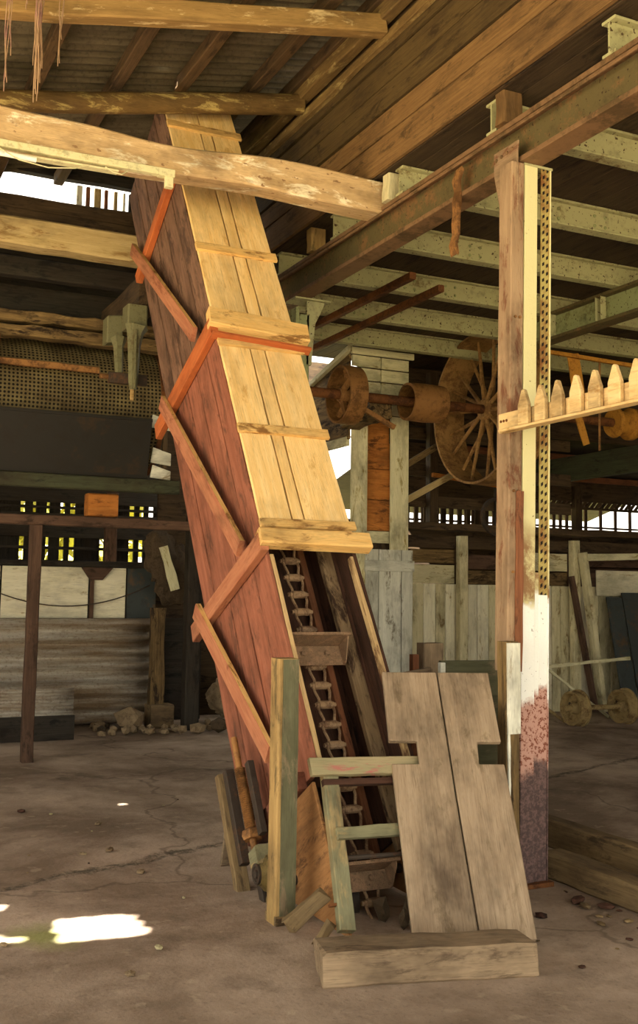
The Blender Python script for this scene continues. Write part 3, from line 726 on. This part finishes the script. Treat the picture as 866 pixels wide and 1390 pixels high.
bar('bearing_clamp', (2.10, 8.48, 3.23), (2.42, 8.48, 3.23), .05, .09, 'dark_iron', parent=hg)
tube('drip_bolt', [(2.28, 8.40, 3.14), (2.28, 8.40, 3.04)], .018, 'post_yellow', hg, 6)
tube('shaft_stub', [(2.03, 8.5, 3.24), (2.16, 8.5, 3.24)], .022, 'rust_light', hg, 8)
tag(bar('rotten_rail', (-2, 9.35, 3.86), (2.9, 9.35, 3.87), .10, .10, 'rotten', seg=40, wob=.014), 'rotten splintered rail above the perforated screen', 'rail')
tag(bar('rotten_rail', (-2, 9.3, 3.72), (3.0, 9.3, 3.72), .14, .10, 'rotten', seg=40, wob=.012), 'lower rotten splintered rail resting above the perforated screen', 'rail')
tag(bar('back_boarding', (-3, 9.75, 4.08), (3.0, 9.75, 4.08), .04, .35, 'beam_black', seg=8), 'sooty boarding above the rotten rails', 'boarding')
# perforated drum screen
def drum():
    nA, nX = 40, 24; r = .62; vs_, fs = [], []; x0, x1 = -2.0, 2.86
    for i in range(nX+1):
        for k in range(nA+1):
            a = R(80)+R(200)*k/nA; vs_.append((x0+(x1-x0)*i/nX, r*math.cos(a)*1.0, r*math.sin(a)))
    for i in range(nX):
        for k in range(nA): a = i*(nA+1)+k; fs.append((a, a+nA+1, a+nA+2, a+1))
    me = mesh('screen_shell', vs_, fs); uv = me.uv_layers.new(name='UVMap')
    for p in me.polygons:
        for li in p.loop_indices:
            v = me.vertices[me.loops[li].vertex_index].co; a = math.atan2(v.z, v.y) % (2*math.pi)
            uv.data[li].uv = (v.x/.036, a*r/.036)
    smooth(me, 80); return me
ds = thing('drum_screen', 'large rusty perforated drum screen above the dark hopper', 'screen', (1, 10.0, 3.25))
link('screen_shell', drum(), 'perforated', M.Translation((0, 10.05, 3.22)), ds)
for x in (.3, 2.86): lathe('screen_hoop', (x-.02, 10.05, 3.22), (1, 0, 0), [(0, .61), (0, .635), (.04, .635), (.04, .61)], 'rust', ds, 48)
tube('screen_shaft', [(-2, 10.05, 3.22), (3.2, 10.05, 3.22)], .05, 'rust', ds, 10)
tag(bar('rusty_pipe', (1.1, 9.25, 3.44), (2.2, 9.25, 3.44), .05, .055, 'rust_light', seg=6, wob=.003), 'rusty flat bar running across the perforated screen', 'bar')
tag(bar('rusty_pipe', (1.30, 9.20, 3.15), (1.30, 9.20, 3.66), .06, .05, 'rust', up=(0, 1, 0)), 'short rusty upright bolted to the flat bar', 'bar')
# hopper
hp_ = thing('hopper', 'black sheet iron hopper trough below the perforated screen', 'hopper', (1.4, 9.3, 2.5))
slab('front_sheet', (-2.0, 9.1, 3.0), (1, 0, 0), (0, .12, -.5), [(0, 0), (4.66, 0), (4.66, .52), (0, .52)], -.02, 'hopper_iron', hp_)
slab('end_sheet', (2.64, 9.1, 3.0), (0, 1, 0), (0, 0, -1), [(0, 0), (.31, 0), (.31, .5), (.12, .5)], .02, 'hopper_iron', hp_)
bar('bottom_rim', (-2, 9.22, 2.51), (2.66, 9.22, 2.51), .05, .05, 'hopper_iron', parent=hp_)
bar('top_rim', (-2, 9.09, 3.0), (2.66, 9.09, 3.0), .03, .03, 'hopper_iron', parent=hp_)
wbd = thing('broken_boarding', 'broken white painted boards at the end of the black hopper', 'boards', (2.8, 9.3, 2.48))
bar('batten', (2.83, 9.25, 2.481), (2.83, 9.25, 3.10), .05, .04, 'beam_dark', up=(1, 0, 0), parent=wbd)
for z0, z1, x in ((2.94, 3.06, 2.68), (2.62, 2.76, 2.69), (2.485, 2.60, 2.69)):
    slab('white_board', (x, 9.225, z0), (1, 0, 0), (0, 0, 1), [(.0, .02), (.19, .0), (.19, z1-z0-.03), (.02, z1-z0+.02)], .02, 'white_paint', wbd)
tag(bar('dark_girder', (-3, 9.2, 2.42), (2.95, 9.2, 2.42), .10, .12, 'green_beam', seg=4), 'dark greenish girder under the black hopper', 'girder')
tag(bar('wood_block', (2.18, 9.45, 2.25), (2.45, 9.45, 2.25), .16, .20, 'orange_board', seg=2), 'yellow wood block standing on the rail below the dark girder', 'block')
tag(bar('guard_rail', (-3, 9.55, 2.10), (3.3, 9.55, 2.10), .12, .09, 'brown_post', seg=30, wob=.006), 'brown guard rail on posts below the dark girder', 'rail')
tag(vert('rail_post', 1.765, 9.55, 0, 2.055, .10, .10, 'brown_post', None, .003, 12), 'tall reddish brown post carrying the guard rail', 'post')
tag(vert('rail_post', 3.06, 12.0, 1.81, 2.6, .14, .10, 'brown_post', None, .004, 6), 'stubby brown post standing on top of the low panelled wall', 'post')
tag(vert('dark_post', 3.78, 11.15, 0, 2.5, .16, .16, 'beam_black', None, .002, 8), 'dark square post standing beside the corrugated sheets', 'post')
# low back wall: white panels over big corrugated sheets
wb = tag(thing('wall_back', 'low back wall of dirty white panels above corrugated sheets', None, (1.5, 12, 0)), kind='structure')
for a, b, m_ in ((-4, -1.2, 'white_wall'), (-1.19, .6, 'white_wall'), (.61, 1.86, 'white_wall'), (1.87, 2.83, 'white_wall'), (2.88, 3.26, 'white_wall'), (3.27, 3.62, 'dark_sheet')):
    slab('wall_panel', (a, 12.0, 1.17), (1, 0, 0), (0, 0, 1), [(0, 0), (b-a-.01, 0), (b-a-.01, .57), (0, .57)], .03, m_, wb)
bar('panel_post', (2.855, 11.95, .9), (2.855, 11.95, 1.74), .05, .04, 'brown_post', up=(1, 0, 0), parent=wb)
slab('post_knee', (2.72, 11.93, 1.60), (1, 0, 0), (0, 0, 1), [(.1, 0), (.24, 0), (.36, .14), (0, .14)], .04, 'brown_post', wb)
bar('wall_cap', (-4, 12, 1.78), (3.7, 12, 1.78), .2, .06, 'beam_black', parent=wb, seg=8, wob=.004)
slab('wall_base', (-4, 12.02, 0), (1, 0, 0), (0, 0, 1), [(0, 0), (8.2, 0), (8.2, 1.17), (0, 1.17)], -.03, 'beam_black', wb)
def corr_wall(name, x0, x1, z0, z1, y, pitch, amp, label, mat='old_sheet', lean=0.):
    me = corr_mesh(name, x1-x0, z1-z0, pitch, amp, 12, 8)
    rr = random.Random(int(y*10))
    for v in me.vertices: v.co.z += .006*math.sin(v.co.x*2.1+v.co.y*3)
    F = M.Translation((x0, y, z0)) @ M.Rotation(R(90)+lean, 4, 'X')
    o = link(name, me, mat, F); md = o.modifiers.new('thick', 'SOLIDIFY'); md.thickness = .006
    return tag(o, label, 'corrugated sheet')
corr_wall('corrugated_sheet', -3, 3.52, .02, 1.17, 11.80, .150, .042, 'large rust-streaked corrugated sheets standing against the low back wall')
corr_wall('corrugated_sheet', -2.0, 2.46, .02, .50, 10.9, .034, .006, 'small finely ribbed dark sheet leaning in front of the large corrugated sheets', 'old_sheet')
tag(bar('dark_plank', (-2.0, 10.8, .12), (2.45, 10.8, .12), .04, .24, 'beam_black'), 'dark plank on edge at the foot of the finely ribbed sheet', 'plank')
# cables drooping on the white panels
def droop(a, b, sag, n=10):
    a, b = V(a), V(b); return [a.lerp(b, i/n)-V((0, 0, sag*4*(i/n)*(1-i/n))) for i in range(n+1)]
tag(tube('loose_wire', droop((1.5, 11.9, 1.60), (3.5, 11.85, 1.55), .27, 16), .007, 'dark_iron', None, 5), 'loose dark wire drooping across the dirty white panels', 'wire')
# rubbish against the wall beside the dark post
tag(vert('split_stump', 3.50, 11.5, .25, 1.3, .15, .12, 'rotten', None, .01, 8), 'split rotten stump of timber beside the corrugated sheets', 'stump')
tag(bar('plinth_block', (3.40, 11.45, .125), (3.66, 11.45, .125), .25, .25, 'floor_timber'), 'low brown block under the split stump', 'block')
heap = []
for i in range(900):
    x = 2.75+random.random()*1.85; y = 10.85+random.random()*.75-.12*(x-3); r = .035+random.random()**2*.085
    if abs(x-3.78) < .12+r*1.3 and abs(y-11.15) < .12+r*1.3: continue
    if y+r*1.4 > 11.30 and x > 3.36-r*1.4: continue
    if any((x-a)**2+(y-b)**2 < (1.42*(r+q))**2 for a, b, q in heap): continue
    heap.append((x, y, r))
    if len(heap) > 42: break
for i, (x, y, r) in enumerate(heap):
    tag(blob('rubbish_lump', (x, y, 0), (r*1.3, r*1.1, r*(.7+.5*random.random())), random.choice(('sack', 'stone', 'dark_sack')), seed=100+i, sub=1, rough=.45), 'crumpled dusty lump in the rubbish heap by the dark post', 'rubbish', 'rubbish heap by the dark post')
for i, (x, y, sx_, sy_, sz_) in enumerate(((4.42, 11.62, .30, .20, .30),)):
    tag(blob('rubbish_mound', (x, y, 0), (sx_, sy_, sz_), 'sack', seed=77+i, sub=4, rough=.5, crumple=.35), 'large crumpled mound of sacking heaped behind the dark post', 'rubbish')
tag(bar('bent_scrap', (3.52, 11.45, 1.98), (3.66, 11.40, 1.50), .10, .03, 'booth_paint', up=(0, -1, 0), seg=3, wob=.01), 'bent pale scrap board stuck in the torn sacking', 'scrap')
tag(blob('torn_sack', (3.62, 11.62, 1.32), (.27, .10, .36), 'dark_sack', seed=12, sub=4, rough=.5, crumple=.5), 'dark torn sacking bundled above the split stump', 'sacking')
# pierced screen wall far left, light through it
wf = tag(thing('wall_far', 'far screen wall of upright slats with daylight between them', None, (1, 14.2, 0)), kind='structure')
rr = random.Random(5); x = -4.0
while x < 4.3:
    w = rr.choice((.07, .10, .14, .34)); bar('slat', (x+w/2, 14.2, 0), (x+w/2, 14.2, 3.75), .05, w, 'beam_black', up=(1, 0, 0), parent=wf); x += w+rr.choice((.04, .06, .07))
for z, h in ((.92, 1.9), (2.33, .32), (2.565, .035), (2.03, .04), (3.2, 1.14), (2.44, .03)):
    bar('cross_rail', (-4, 14.13, z), (4.4, 14.13, z), .06, h, 'beam_black', parent=wf)

# ================================================================== RIGHT BACKGROUND
wrb = tag(thing('wall_back', 'far wall of whitewashed upright boards beyond the column', None, (8, 11.3, 0)), kind='structure')
x = 6.12; rr = random.Random(9)
while x < 12.4:
    w = rr.uniform(.13, .19); m_ = 'white_wall' if rr.random() > .25 else 'cream_wall'
    bar('wall_board', (x+w/2, 11.3+rr.uniform(0, .008), 0), (x+w/2, 11.3, 1.62), .025, w-.008, m_, up=(0, -1, 0) and (1, 0, 0), parent=wrb, ch=.004); x += w
for a, b, z0, z1, m_ in ((6.1, 7.24, 1.62, 1.86, 'cream_wall'), (6.1, 7.24, 1.87, 2.05, 'rotten'), (7.36, 9.0, 1.62, 1.80, 'rotten'), (7.36, 8.2, 1.81, 2.0, 'brown_post'), (8.2, 9.0, 1.81, 2.05, 'cream_wall'), (9.0, 12.4, 1.88, 2.05, 'brown_post'), (9.0, 12.4, 1.62, 1.87, 'brown_post'), (6.1, 12.4, 2.06, 2.22, 'beam_dark')):
    bar('rail_board', (a, 11.27, (z0+z1)/2), (b-.01, 11.27, (z0+z1)/2), .03, z1-z0-.01, m_, parent=wrb, seg=6, wob=.003)
for x in (6.16, 7.30, 9.05): vert('wall_post', x, 11.18, 0, 2.22, .12, .10, 'cream_wall' if x > 7 else 'brown_post', wrb, .003, 8)
tag(bar('shelf_beam', (5.4, 10.95, 2.30), (12.4, 10.95, 2.30), .30, .09, 'beam_dark', seg=24, wob=.006), 'dusty brown shelf beam along the top of the whitewashed wall', 'shelf')
# leaning poles and dark sheets, right
tag(bar('leaning_plank', (9.30, 10.95, .02), (9.08, 11.05, 2.06), .12, .07, 'cream_wall', up=(1, 0, 0), seg=6, wob=.003), 'cream plank leaning upright against the whitewashed wall', 'plank')
tag(bar('leaning_plank', (9.18, 10.95, .02), (8.93, 11.10, 1.75), .09, .05, 'brown_post', up=(1, 0, 0), seg=6, wob=.003), 'dark plank leaning behind the cream plank', 'plank')
tag(bar('lintel_pole', (9.1, 11.0, 2.00), (12.0, 11.0, 2.10), .07, .09, 'booth_paint', seg=8, wob=.004), 'pale horizontal pole above the leaning dark sheets', 'pole')
tag(slab('white_sheet', (9.45, 11.24, 1.50), (1, 0, 0), (0, 0, 1), [(0, 0), (2.0, 0), (2.0, .34), (0, .34)], .02, 'white_wall', None), 'dirty white panel above the leaning dark sheets', 'panel')
tag(slab('dark_leaning_sheet', (9.46, 10.75, .02), (1, -.05, 0), (-.22, .35, 1.5), [(0, 0), (.24, 0), (.24, 1.5), (0, 1.5)], .03, 'dark_sheet', None), 'narrow dark blue-grey sheet leaning beside the cream plank', 'sheet')
tag(slab('dark_leaning_sheet', (9.75, 10.75, .02), (1, -.05, 0), (-.16, .35, 1.5), [(0, 0), (1.5, 0), (1.5, 1.56), (-.02, 1.56)], .03, 'dark_sheet', None), 'broad rust-blotched blue-grey sheet leaning against the far wall', 'sheet')
# mine-cart wheelset
bo = thing('wheelset', 'rusty iron wheelset with two dished wheels on one axle by the leaning sheets', 'wheelset', (8.35, 9.95, 0))
for x, s in ((8.05, 1), (8.75, 1)):
    lathe('wheel', (x, 9.95, .205), (1, 0, 0), [(-.07, 0), (-.07, .05), (-.05, .06), (.0, .075), (.0, .155), (-.07, .17), (-.075, .195), (.03, .195), (.035, .215), (.055, .215), (.055, .17), (.02, .16), (.02, .06), (.05, .05), (.05, 0)], 'bogie_iron', bo, 32)
    for k in range(2):
        a = R(20+180*k); lathe('lightening_hole', (x-.003, 9.95+.11*math.cos(a), .205+.11*math.sin(a)), (-1, 0, 0), [(0, 0), (0, .024), (.002, .022), (.002, 0)], 'dark_iron', bo, 12)
tube('axle', [(7.90, 9.95, .205), (8.85, 9.95, .205)], .03, 'bogie_iron', bo, 10)
tag(bar('cart_handle', (7.55, 10.35, .42), (8.1, 10.22, .02), .05, .03, 'bogie_iron', seg=3), 'flat iron strap lying against the nearer wheel of the wheelset', 'strap')
tag(bar('loose_stick', (7.7, 10.5, .62), (9.4, 10.55, .72), .03, .04, 'booth_paint', seg=8, wob=.006), 'thin pale stick resting across the leaning planks', 'stick')
tag(bar('loose_stick', (8.1, 10.5, .60), (9.0, 10.5, .015), .02, .03, 'booth_paint', seg=4, wob=.004), 'thin pale stick slanting down behind the wheelset', 'stick')

# booth with painted boards
bt = thing('chute_booth', 'pale green painted board booth with brown slot behind the pulleys', 'booth', (5.7, 10.6, 0))
bar('top_batten', (5.30, 10.36, 4.20), (6.10, 10.36, 4.20), .04, .07, 'booth_paint', parent=bt)
for i, (z0, z1) in enumerate(((4.03, 4.16), (3.88, 4.02), (3.50, 3.87))):
    for a, b in ((5.33, 5.69), (5.70, 6.06)):
        bar('front_board', (a, 10.4, (z0+z1)/2), (b-.006, 10.4, (z0+z1)/2), .03, z1-z0-.008, 'booth_paint', parent=bt)
for a, b in ((5.33, 5.53), (5.83, 6.06)):
    bar('front_stile', ((a+b)/2, 10.4, 0), ((a+b)/2, 10.4, 3.49), .03, b-a, 'booth_paint', up=(1, 0, 0), parent=bt, seg=8)
for i, (z0, z1, dy) in enumerate(((3.2, 3.49, .09), (2.9, 3.19, .06), (2.55, 2.88, .03), (2.2, 2.53, .0), (2.06, 2.18, -.03))):
    bar('slot_board', (5.50, 10.46+dy*.5, (z0+z1)/2), (5.86, 10.46+dy*.5, (z0+z1)/2), .03, z1-z0+.012, 'orange_board' if i < 4 else 'booth_paint', parent=bt)
bar('slot_back', (5.68, 10.56, 1.9), (5.68, 10.56, 3.6), .02, .5, 'beam_dark', up=(1, 0, 0), parent=bt)
slab('side_board', (5.33, 10.42, 3.2), (0, 1, 0), (0, 0, 1), [(0, 0), (1.0, 0), (1.0, .75), (0, .97)], -.03, 'rotten', bt)
vert('side_post', 5.31, 11.4, 0, 3.9, .08, .08, 'booth_paint', bt)
bar('side_rail', (5.31, 10.45, 3.18), (5.31, 11.4, 3.18), .05, .10, 'booth_paint', parent=bt)
bar('roof_trim', (5.28, 10.35, 4.22), (5.28, 11.5, 3.95), .06, .06, 'booth_paint', parent=bt)
for a, b in ((5.50, 5.66), (5.665, 5.95), (5.955, 6.10)):
    bar('door_board', ((a+b)/2, 10.36, .0), ((a+b)/2, 10.36, 1.98), .03, b-a-.006, 'grey_door', up=(1, 0, 0), parent=bt, seg=6)
bar('door_rail', (5.48, 10.33, 1.80), (6.1, 10.33, 1.80), .03, .12, 'grey_door', parent=bt)
# line shaft with pulleys and great wheel
SY, SZ = 9.6, 3.52
tag(tube('line_shaft', [(3.9, SY, SZ), (9.6, SY, SZ)], .052, 'rust', None, 14), 'long rusty line shaft carrying the pulleys and great wheel', 'shaft')
def pulley(name, x, r, w, n, label, m_='wheel_rust', hub=.10, spoke=.02):
    t = thing(name, label, 'pulley', (x, SY, SZ))
    lathe('rim', (x-w/2, SY, SZ), (1, 0, 0), [(0, r-.025), (0, r), (w/2, r+.008), (w, r), (w, r-.025), (w/2, r-.02)], m_, t, 56)
    lathe('hub', (x-.09, SY, SZ), (1, 0, 0), [(0, .052), (0, hub*.8), (.03, hub), (.15, hub), (.18, hub*.8), (.18, .052)], m_, t, 20)
    for k in range(n):
        a = 2*math.pi*(k+.3)/n; d = V((0, math.cos(a), math.sin(a))); dx = .05 if k % 2 else -.05
        tube('spoke', [V((x+dx, SY, SZ))+d*hub*.8, V((x+dx*.3, SY, SZ))+d*(r-.015)], spoke, m_, t, 6, rad=[spoke*1.15, spoke*.85])
    return t
pulley('great_wheel', 6.62, .83, .40, 20, 'great rusty spoked pulley wheel beside the painted column', 'wheel_rust', .13, .022)
pulley('belt_pulley', 4.86, .30, .20, 6, 'small rusty belt pulley near the elevator cover', 'rust_orange', .09, .035)
pulley('drum_pulley', 5.78, .20, .42, 4, 'broad rusty drum pulley between the belt pulley and great wheel', 'rust_orange', .08, .03)
lathe_t = thing('shaft_collar', 'short rusty collar and bearing on the line shaft beyond the column', 'pulley', (8.5, SY, SZ))
lathe('rim', (8.35, SY, SZ), (1, 0, 0), [(0, .052), (0, .16), (.04, .18), (.06, .15), (.22, .15), (.24, .19), (.3, .19), (.3, .052)], 'belt', lathe_t, 28)
br = thing('bearing_bracket', 'battered wooden bearing bracket on the line shaft between two pulleys', 'bearing', (5.3, 10.38, 3.4))
bar('bracket_arm', (5.30, 10.38, 3.40), (5.30, 9.66, 3.42), .26, .17, 'rotten', parent=br, seg=5, wob=.012)
bar('bracket_strut', (5.12, 9.68, 3.40), (5.46, 9.66, 3.24), .05, .05, 'rust_light', parent=br)
# timber bracing, platform and gear behind the wheel
tag(bar('diagonal_brace', (6.10, 10.5, 2.56), (6.85, 10.5, 2.96), .05, .07, 'beam_cream', seg=3), 'lower diagonal brace sloping up towards the great wheel', 'brace')
tag(bar('diagonal_brace', (6.10, 10.6, 2.95), (6.60, 10.6, 3.25), .05, .07, 'rotten', seg=3), 'upper diagonal brace beside the booth', 'brace')
tag(bar('wheel_tray', (6.7, 10.91, 2.93), (7.85, 10.91, 2.83), .05, .05, 'orange_board', seg=3), 'thin brown bar below the great wheel', 'bar')
tag(vert('frame_post', 6.75, 11.0, 2.3, 4.2, .12, .12, 'beam_dark', None), 'dark frame post behind the great wheel', 'post')
tag(vert('frame_post', 7.75, 11.0, 2.3, 4.2, .12, .12, 'beam_black', None), 'black frame post right of the great wheel', 'post')
for i, (z, lab) in enumerate(((2.62, 'lowest dark cross plank behind the great wheel'), (3.0, 'second dark cross plank behind the great wheel'), (3.45, 'third dark cross plank behind the great wheel'), (3.85, 'highest dark cross plank behind the great wheel'))):
    tag(bar('cross_plank', (6.1, 11.1, z), (8.92, 11.1, z), .05, .15, 'beam_dark', seg=6, wob=.004), lab, 'plank')
tag(lathe('gear_ring', (7.55, 10.75, 2.45), (0, 1, 0), [(0, .20), (0, .24), (.05, .24), (.05, .20)], 'dark_iron', None, 28), 'dark iron ring standing on the shelf beam behind the wheel', 'ring')
# belt strip hanging beyond the column
hb = thing('hanging_belt', 'torn orange leather belt hanging behind the peg rack', 'belt', (6.9, 8.427, 3.0))
bar('belt_strip', (6.83, 8.427, 3.94), (6.95, 8.427, 3.30), .15, .012, 'belt', up=(0, 1, 0), parent=hb, seg=6, wob=.003)
bar('belt_end', (6.88, 8.437, 3.36), (7.0, 8.437, 3.02), .085, .012, 'belt', up=(0, 1, 0), parent=hb, seg=4, wob=.002)
tag(tube('hanging_rod', [(7.18, 8.43, 3.93), (7.16, 8.43, 2.97)], .012, 'rust_light', None, 6), 'thin rusty rod hanging behind the peg rack', 'rod')
tag(bar('belt_shifter', (6.4, 8.4, 3.92), (8.8, 8.4, 3.86), .04, .04, 'belt', seg=4), 'long thin yellow bar above the hanging belt', 'bar')
tag(bar('green_girder', (9.0, 7.5, 3.17), (9.0, 13, 3.17), .12, .32, 'green_beam', seg=4), 'deep dull green girder beyond the peg rack', 'girder')
for i, (x0, y0) in enumerate(((4.35, 7.4), (4.75, 7.6))):
    tag(bar('tie_angle', (x0, y0, 4.12), (x0, y0+2.6, 4.12), .06, .06, 'rust', seg=4), ('rusty angle iron under the far joists closer to the main steel beam', 'rusty angle iron under the far joists closer to the booth')[i], 'angle iron', 'angle irons under the far joists')
# far right lean-to with slatted daylight
cr = tag(thing('ceiling', 'low lean-to roof of corrugated sheets beyond the far wall', None, (9, 12, 3.2)), kind='structure')
slab('roof_sheet', (6.32, 11.5, 3.75), (1, 0, 0), (0, 1, -.24), [(0, 0), (.62, 0), (.62, .9), (0, .9)], .012, 'beam_black', cr, .001)
for i in range(1, 9):
    x = 6.2+i*.72
    slab('roof_sheet', (x, 11.5, 3.75), (1, 0, 0), (0, 1, -.24), [(0, 0), (.73, 0), (.73, 3.9), (0, 3.9)], .012, 'beam_black', cr, .001)
for i, y in enumerate((12.3, 13.1, 13.9)):
    tag(bar('lean_to_rafter', (7.6, y, 3.75-.24*(y-11.5)-.06), (13, y, 3.75-.24*(y-11.5)-.06), .06, .09, 'red_timber', seg=4), ('nearest', 'middle', 'farthest')[i]+' dark red rafter of the low lean-to roof', 'rafter')
wfr = tag(thing('wall_far', 'far slatted wall with glaring daylight between its upright slats', None, (10, 13.3, 0)), kind='structure')
x = 7.0; rr = random.Random(21)
while x < 15:
    w = .05; bar('slat', (x, 13.3, 2.2), (x, 13.3, 3.3), .03, w, 'brown_post', up=(1, 0, 0), parent=wfr); x += .125 if x < 11.0 else .3
bar('lower_boarding', (6.95, 13.3, 1.24), (15.5, 13.3, 1.24), .04, 2.48, 'beam_dark', parent=wfr)
bar('rail', (6.95, 13.27, 2.57), (15.5, 13.27, 2.57), .04, .03, 'brown_post', parent=wfr)
bar('upper_boarding', (6.95, 13.3, 3.15), (15.5, 13.3, 3.15), .05, .36, 'beam_dark', parent=wfr)
bar('rail', (6.95, 13.3, 2.87), (15.5, 13.3, 2.87), .05, .04, 'beam_dark', parent=wfr)
for k in range(60): bar('louvre', (7+k*.1, 13.29, 2.88), (7.09+k*.1, 13.29, 2.98), .03, .045, 'beam_dark', parent=wfr)
vert('wall_post', 10.75, 13.2, 0, 3.2, .12, .12, 'beam_dark', wfr)
x = 6.95
while x < 8.6:
    bar('window_slat', (x, 12.42, 2.3), (x, 12.42, 2.75), .03, .06, 'beam_dark', up=(1, 0, 0), parent=wfr); x += .14
for k in range(9): bar('gable_board', (5.95, 11.47, 3.66+k*.1), (12.6, 11.47, 3.66+k*.1), .03, .102, 'beam_dark', parent=wfr)
# wall closing the right end of the shed, and back of the booth bay
tag(slab('wall_end', (12.6, -2, 0), (0, 1, 0), (0, 0, 1), [(0, 0), (15.2, 0), (15.2, 4.3), (0, 4.3)], .1, 'beam_dark', None), 'dark boarded end wall at the far right', kind='structure')
wbb = tag(thing('wall_back', 'dark boarding behind the booth with a bright opening', None, (4.8, 12.3, 0)), kind='structure')
for a, b, z0, z1 in ((3.72, 5.2, 0, 4.3), (5.2, 6.7, 0, 2.2), (5.2, 6.7, 4.1, 4.5), (6.7, 6.9, 0, 4.4), (6.9, 8.6, 2.72, 4.4), (6.9, 8.6, 0, 2.35)):
    slab('boarding', (a, 12.4, z0), (1, 0, 0), (0, 0, 1), [(0, 0), (b-a, 0), (b-a, z1-z0), (0, z1-z0)], .04, 'beam_dark', wbb)

# ================================================================== SMALL THINGS
# twine hanging from the roof, top left
def twine(x, y, z0, z1, n, spread, label):
    rr = random.Random(int(x*1000)); me_all = bmesh.new(); vs_, fs = [], []
    for k in range(n):
        ox, oy = rr.uniform(-spread, spread), rr.uniform(-spread, spread); zb = z1+rr.uniform(0, .25)*(1 if k else 0)
        m_ = 12; base = len(vs_); r = .003
        for i in range(m_+1):
            t_ = i/m_; q = V((ox*(1-.6*t_)+.012*math.sin(t_*5+k), oy+.01*math.sin(t_*4+k*2), (zb-z0)*t_))
            for j in range(4): vs_.append(q+V((r*math.cos(j*1.571), r*math.sin(j*1.571), 0)))
        for i in range(m_):
            for j in range(4): fs.append((base+i*4+j, base+i*4+(j+1) % 4, base+(i+1)*4+(j+1) % 4, base+(i+1)*4+j))
    o = link('hanging_twine', mesh('hanging_twine', vs_, fs), 'twine', M.Translation((x, y, z0)))
    return tag(o, label, 'twine')
twine(.965, 5.75, 4.98, 4.16, 16, .035, 'thick bundle of frayed twine hanging from the roof at the pale rafter')
twine(.80, 5.75, 4.95, 4.20, 4, .012, 'thin strand of pinkish twine hanging beside the frayed bundle')
twine(1.09, 5.78, 5.0, 4.42, 3, .005, 'single purplish twine hanging to the right of the frayed bundle')
twine(.905, 5.8, 4.97, 4.72, 2, .003, 'short end of twine hanging between the frayed bundle and the thin strand')
# chips and litter on the floor
for i in range(46):
    x = .8+random.random()*2.6; y = 3.6+random.random()*4.2
    if 1.85 < x < 3.3 and 3.5 < y < 6.8: continue
    r = .006+random.random()**2*.02
    tag(blob('floor_chip', (x, y, 0), (r*1.5, r, r*.6), random.choice(('stone', 'inner_dark', 'soil')), seed=300+i, sub=1), 'tiny crumb of rubble scattered on the concrete floor', 'crumb', 'crumbs on the concrete floor')
for i in range(30):
    x = 2.9+random.random()*1.1; y = 3.3+random.random()*1.2
    if x > 3.58 and y < 4.85: x = 3.56-random.random()*.4
    r = .006+random.random()**2*.025
    tag(blob('bark_chip', (x, y, 0), (r*1.8, r, r*.6), random.choice(('inner_dark', 'floor_timber')), seed=400+i, sub=1), 'dark splinter of bark lying by the foot of the column', 'splinter', 'splinters by the column')
# hedge outside the far left screen wall
rr = random.Random(2); vs_, fs = [], []
for i in range(14000):
    hx = rr.uniform(-6, 18); p = V((hx, 17.5+rr.gauss(0, .35), rr.uniform(0, 4.6 if hx < 5 else 1.9))); a = V((rr.gauss(0, 1), rr.gauss(0, 1), rr.gauss(0, 1))).normalized()*.17
    b = a.cross(V((rr.gauss(0, 1), rr.gauss(0, 1), rr.gauss(0, 1)))).normalized()*.10; k = len(vs_)
    vs_ += [p-a, p+b, p+a, p-b]; fs.append((k, k+1, k+2, k+3))
tag(link('hedge', mesh('hedge', vs_, fs), 'leaf', M.Translation((0, 0, -.2))), 'sunlit green hedge seen through the far screen wall', 'hedge', kind='stuff')
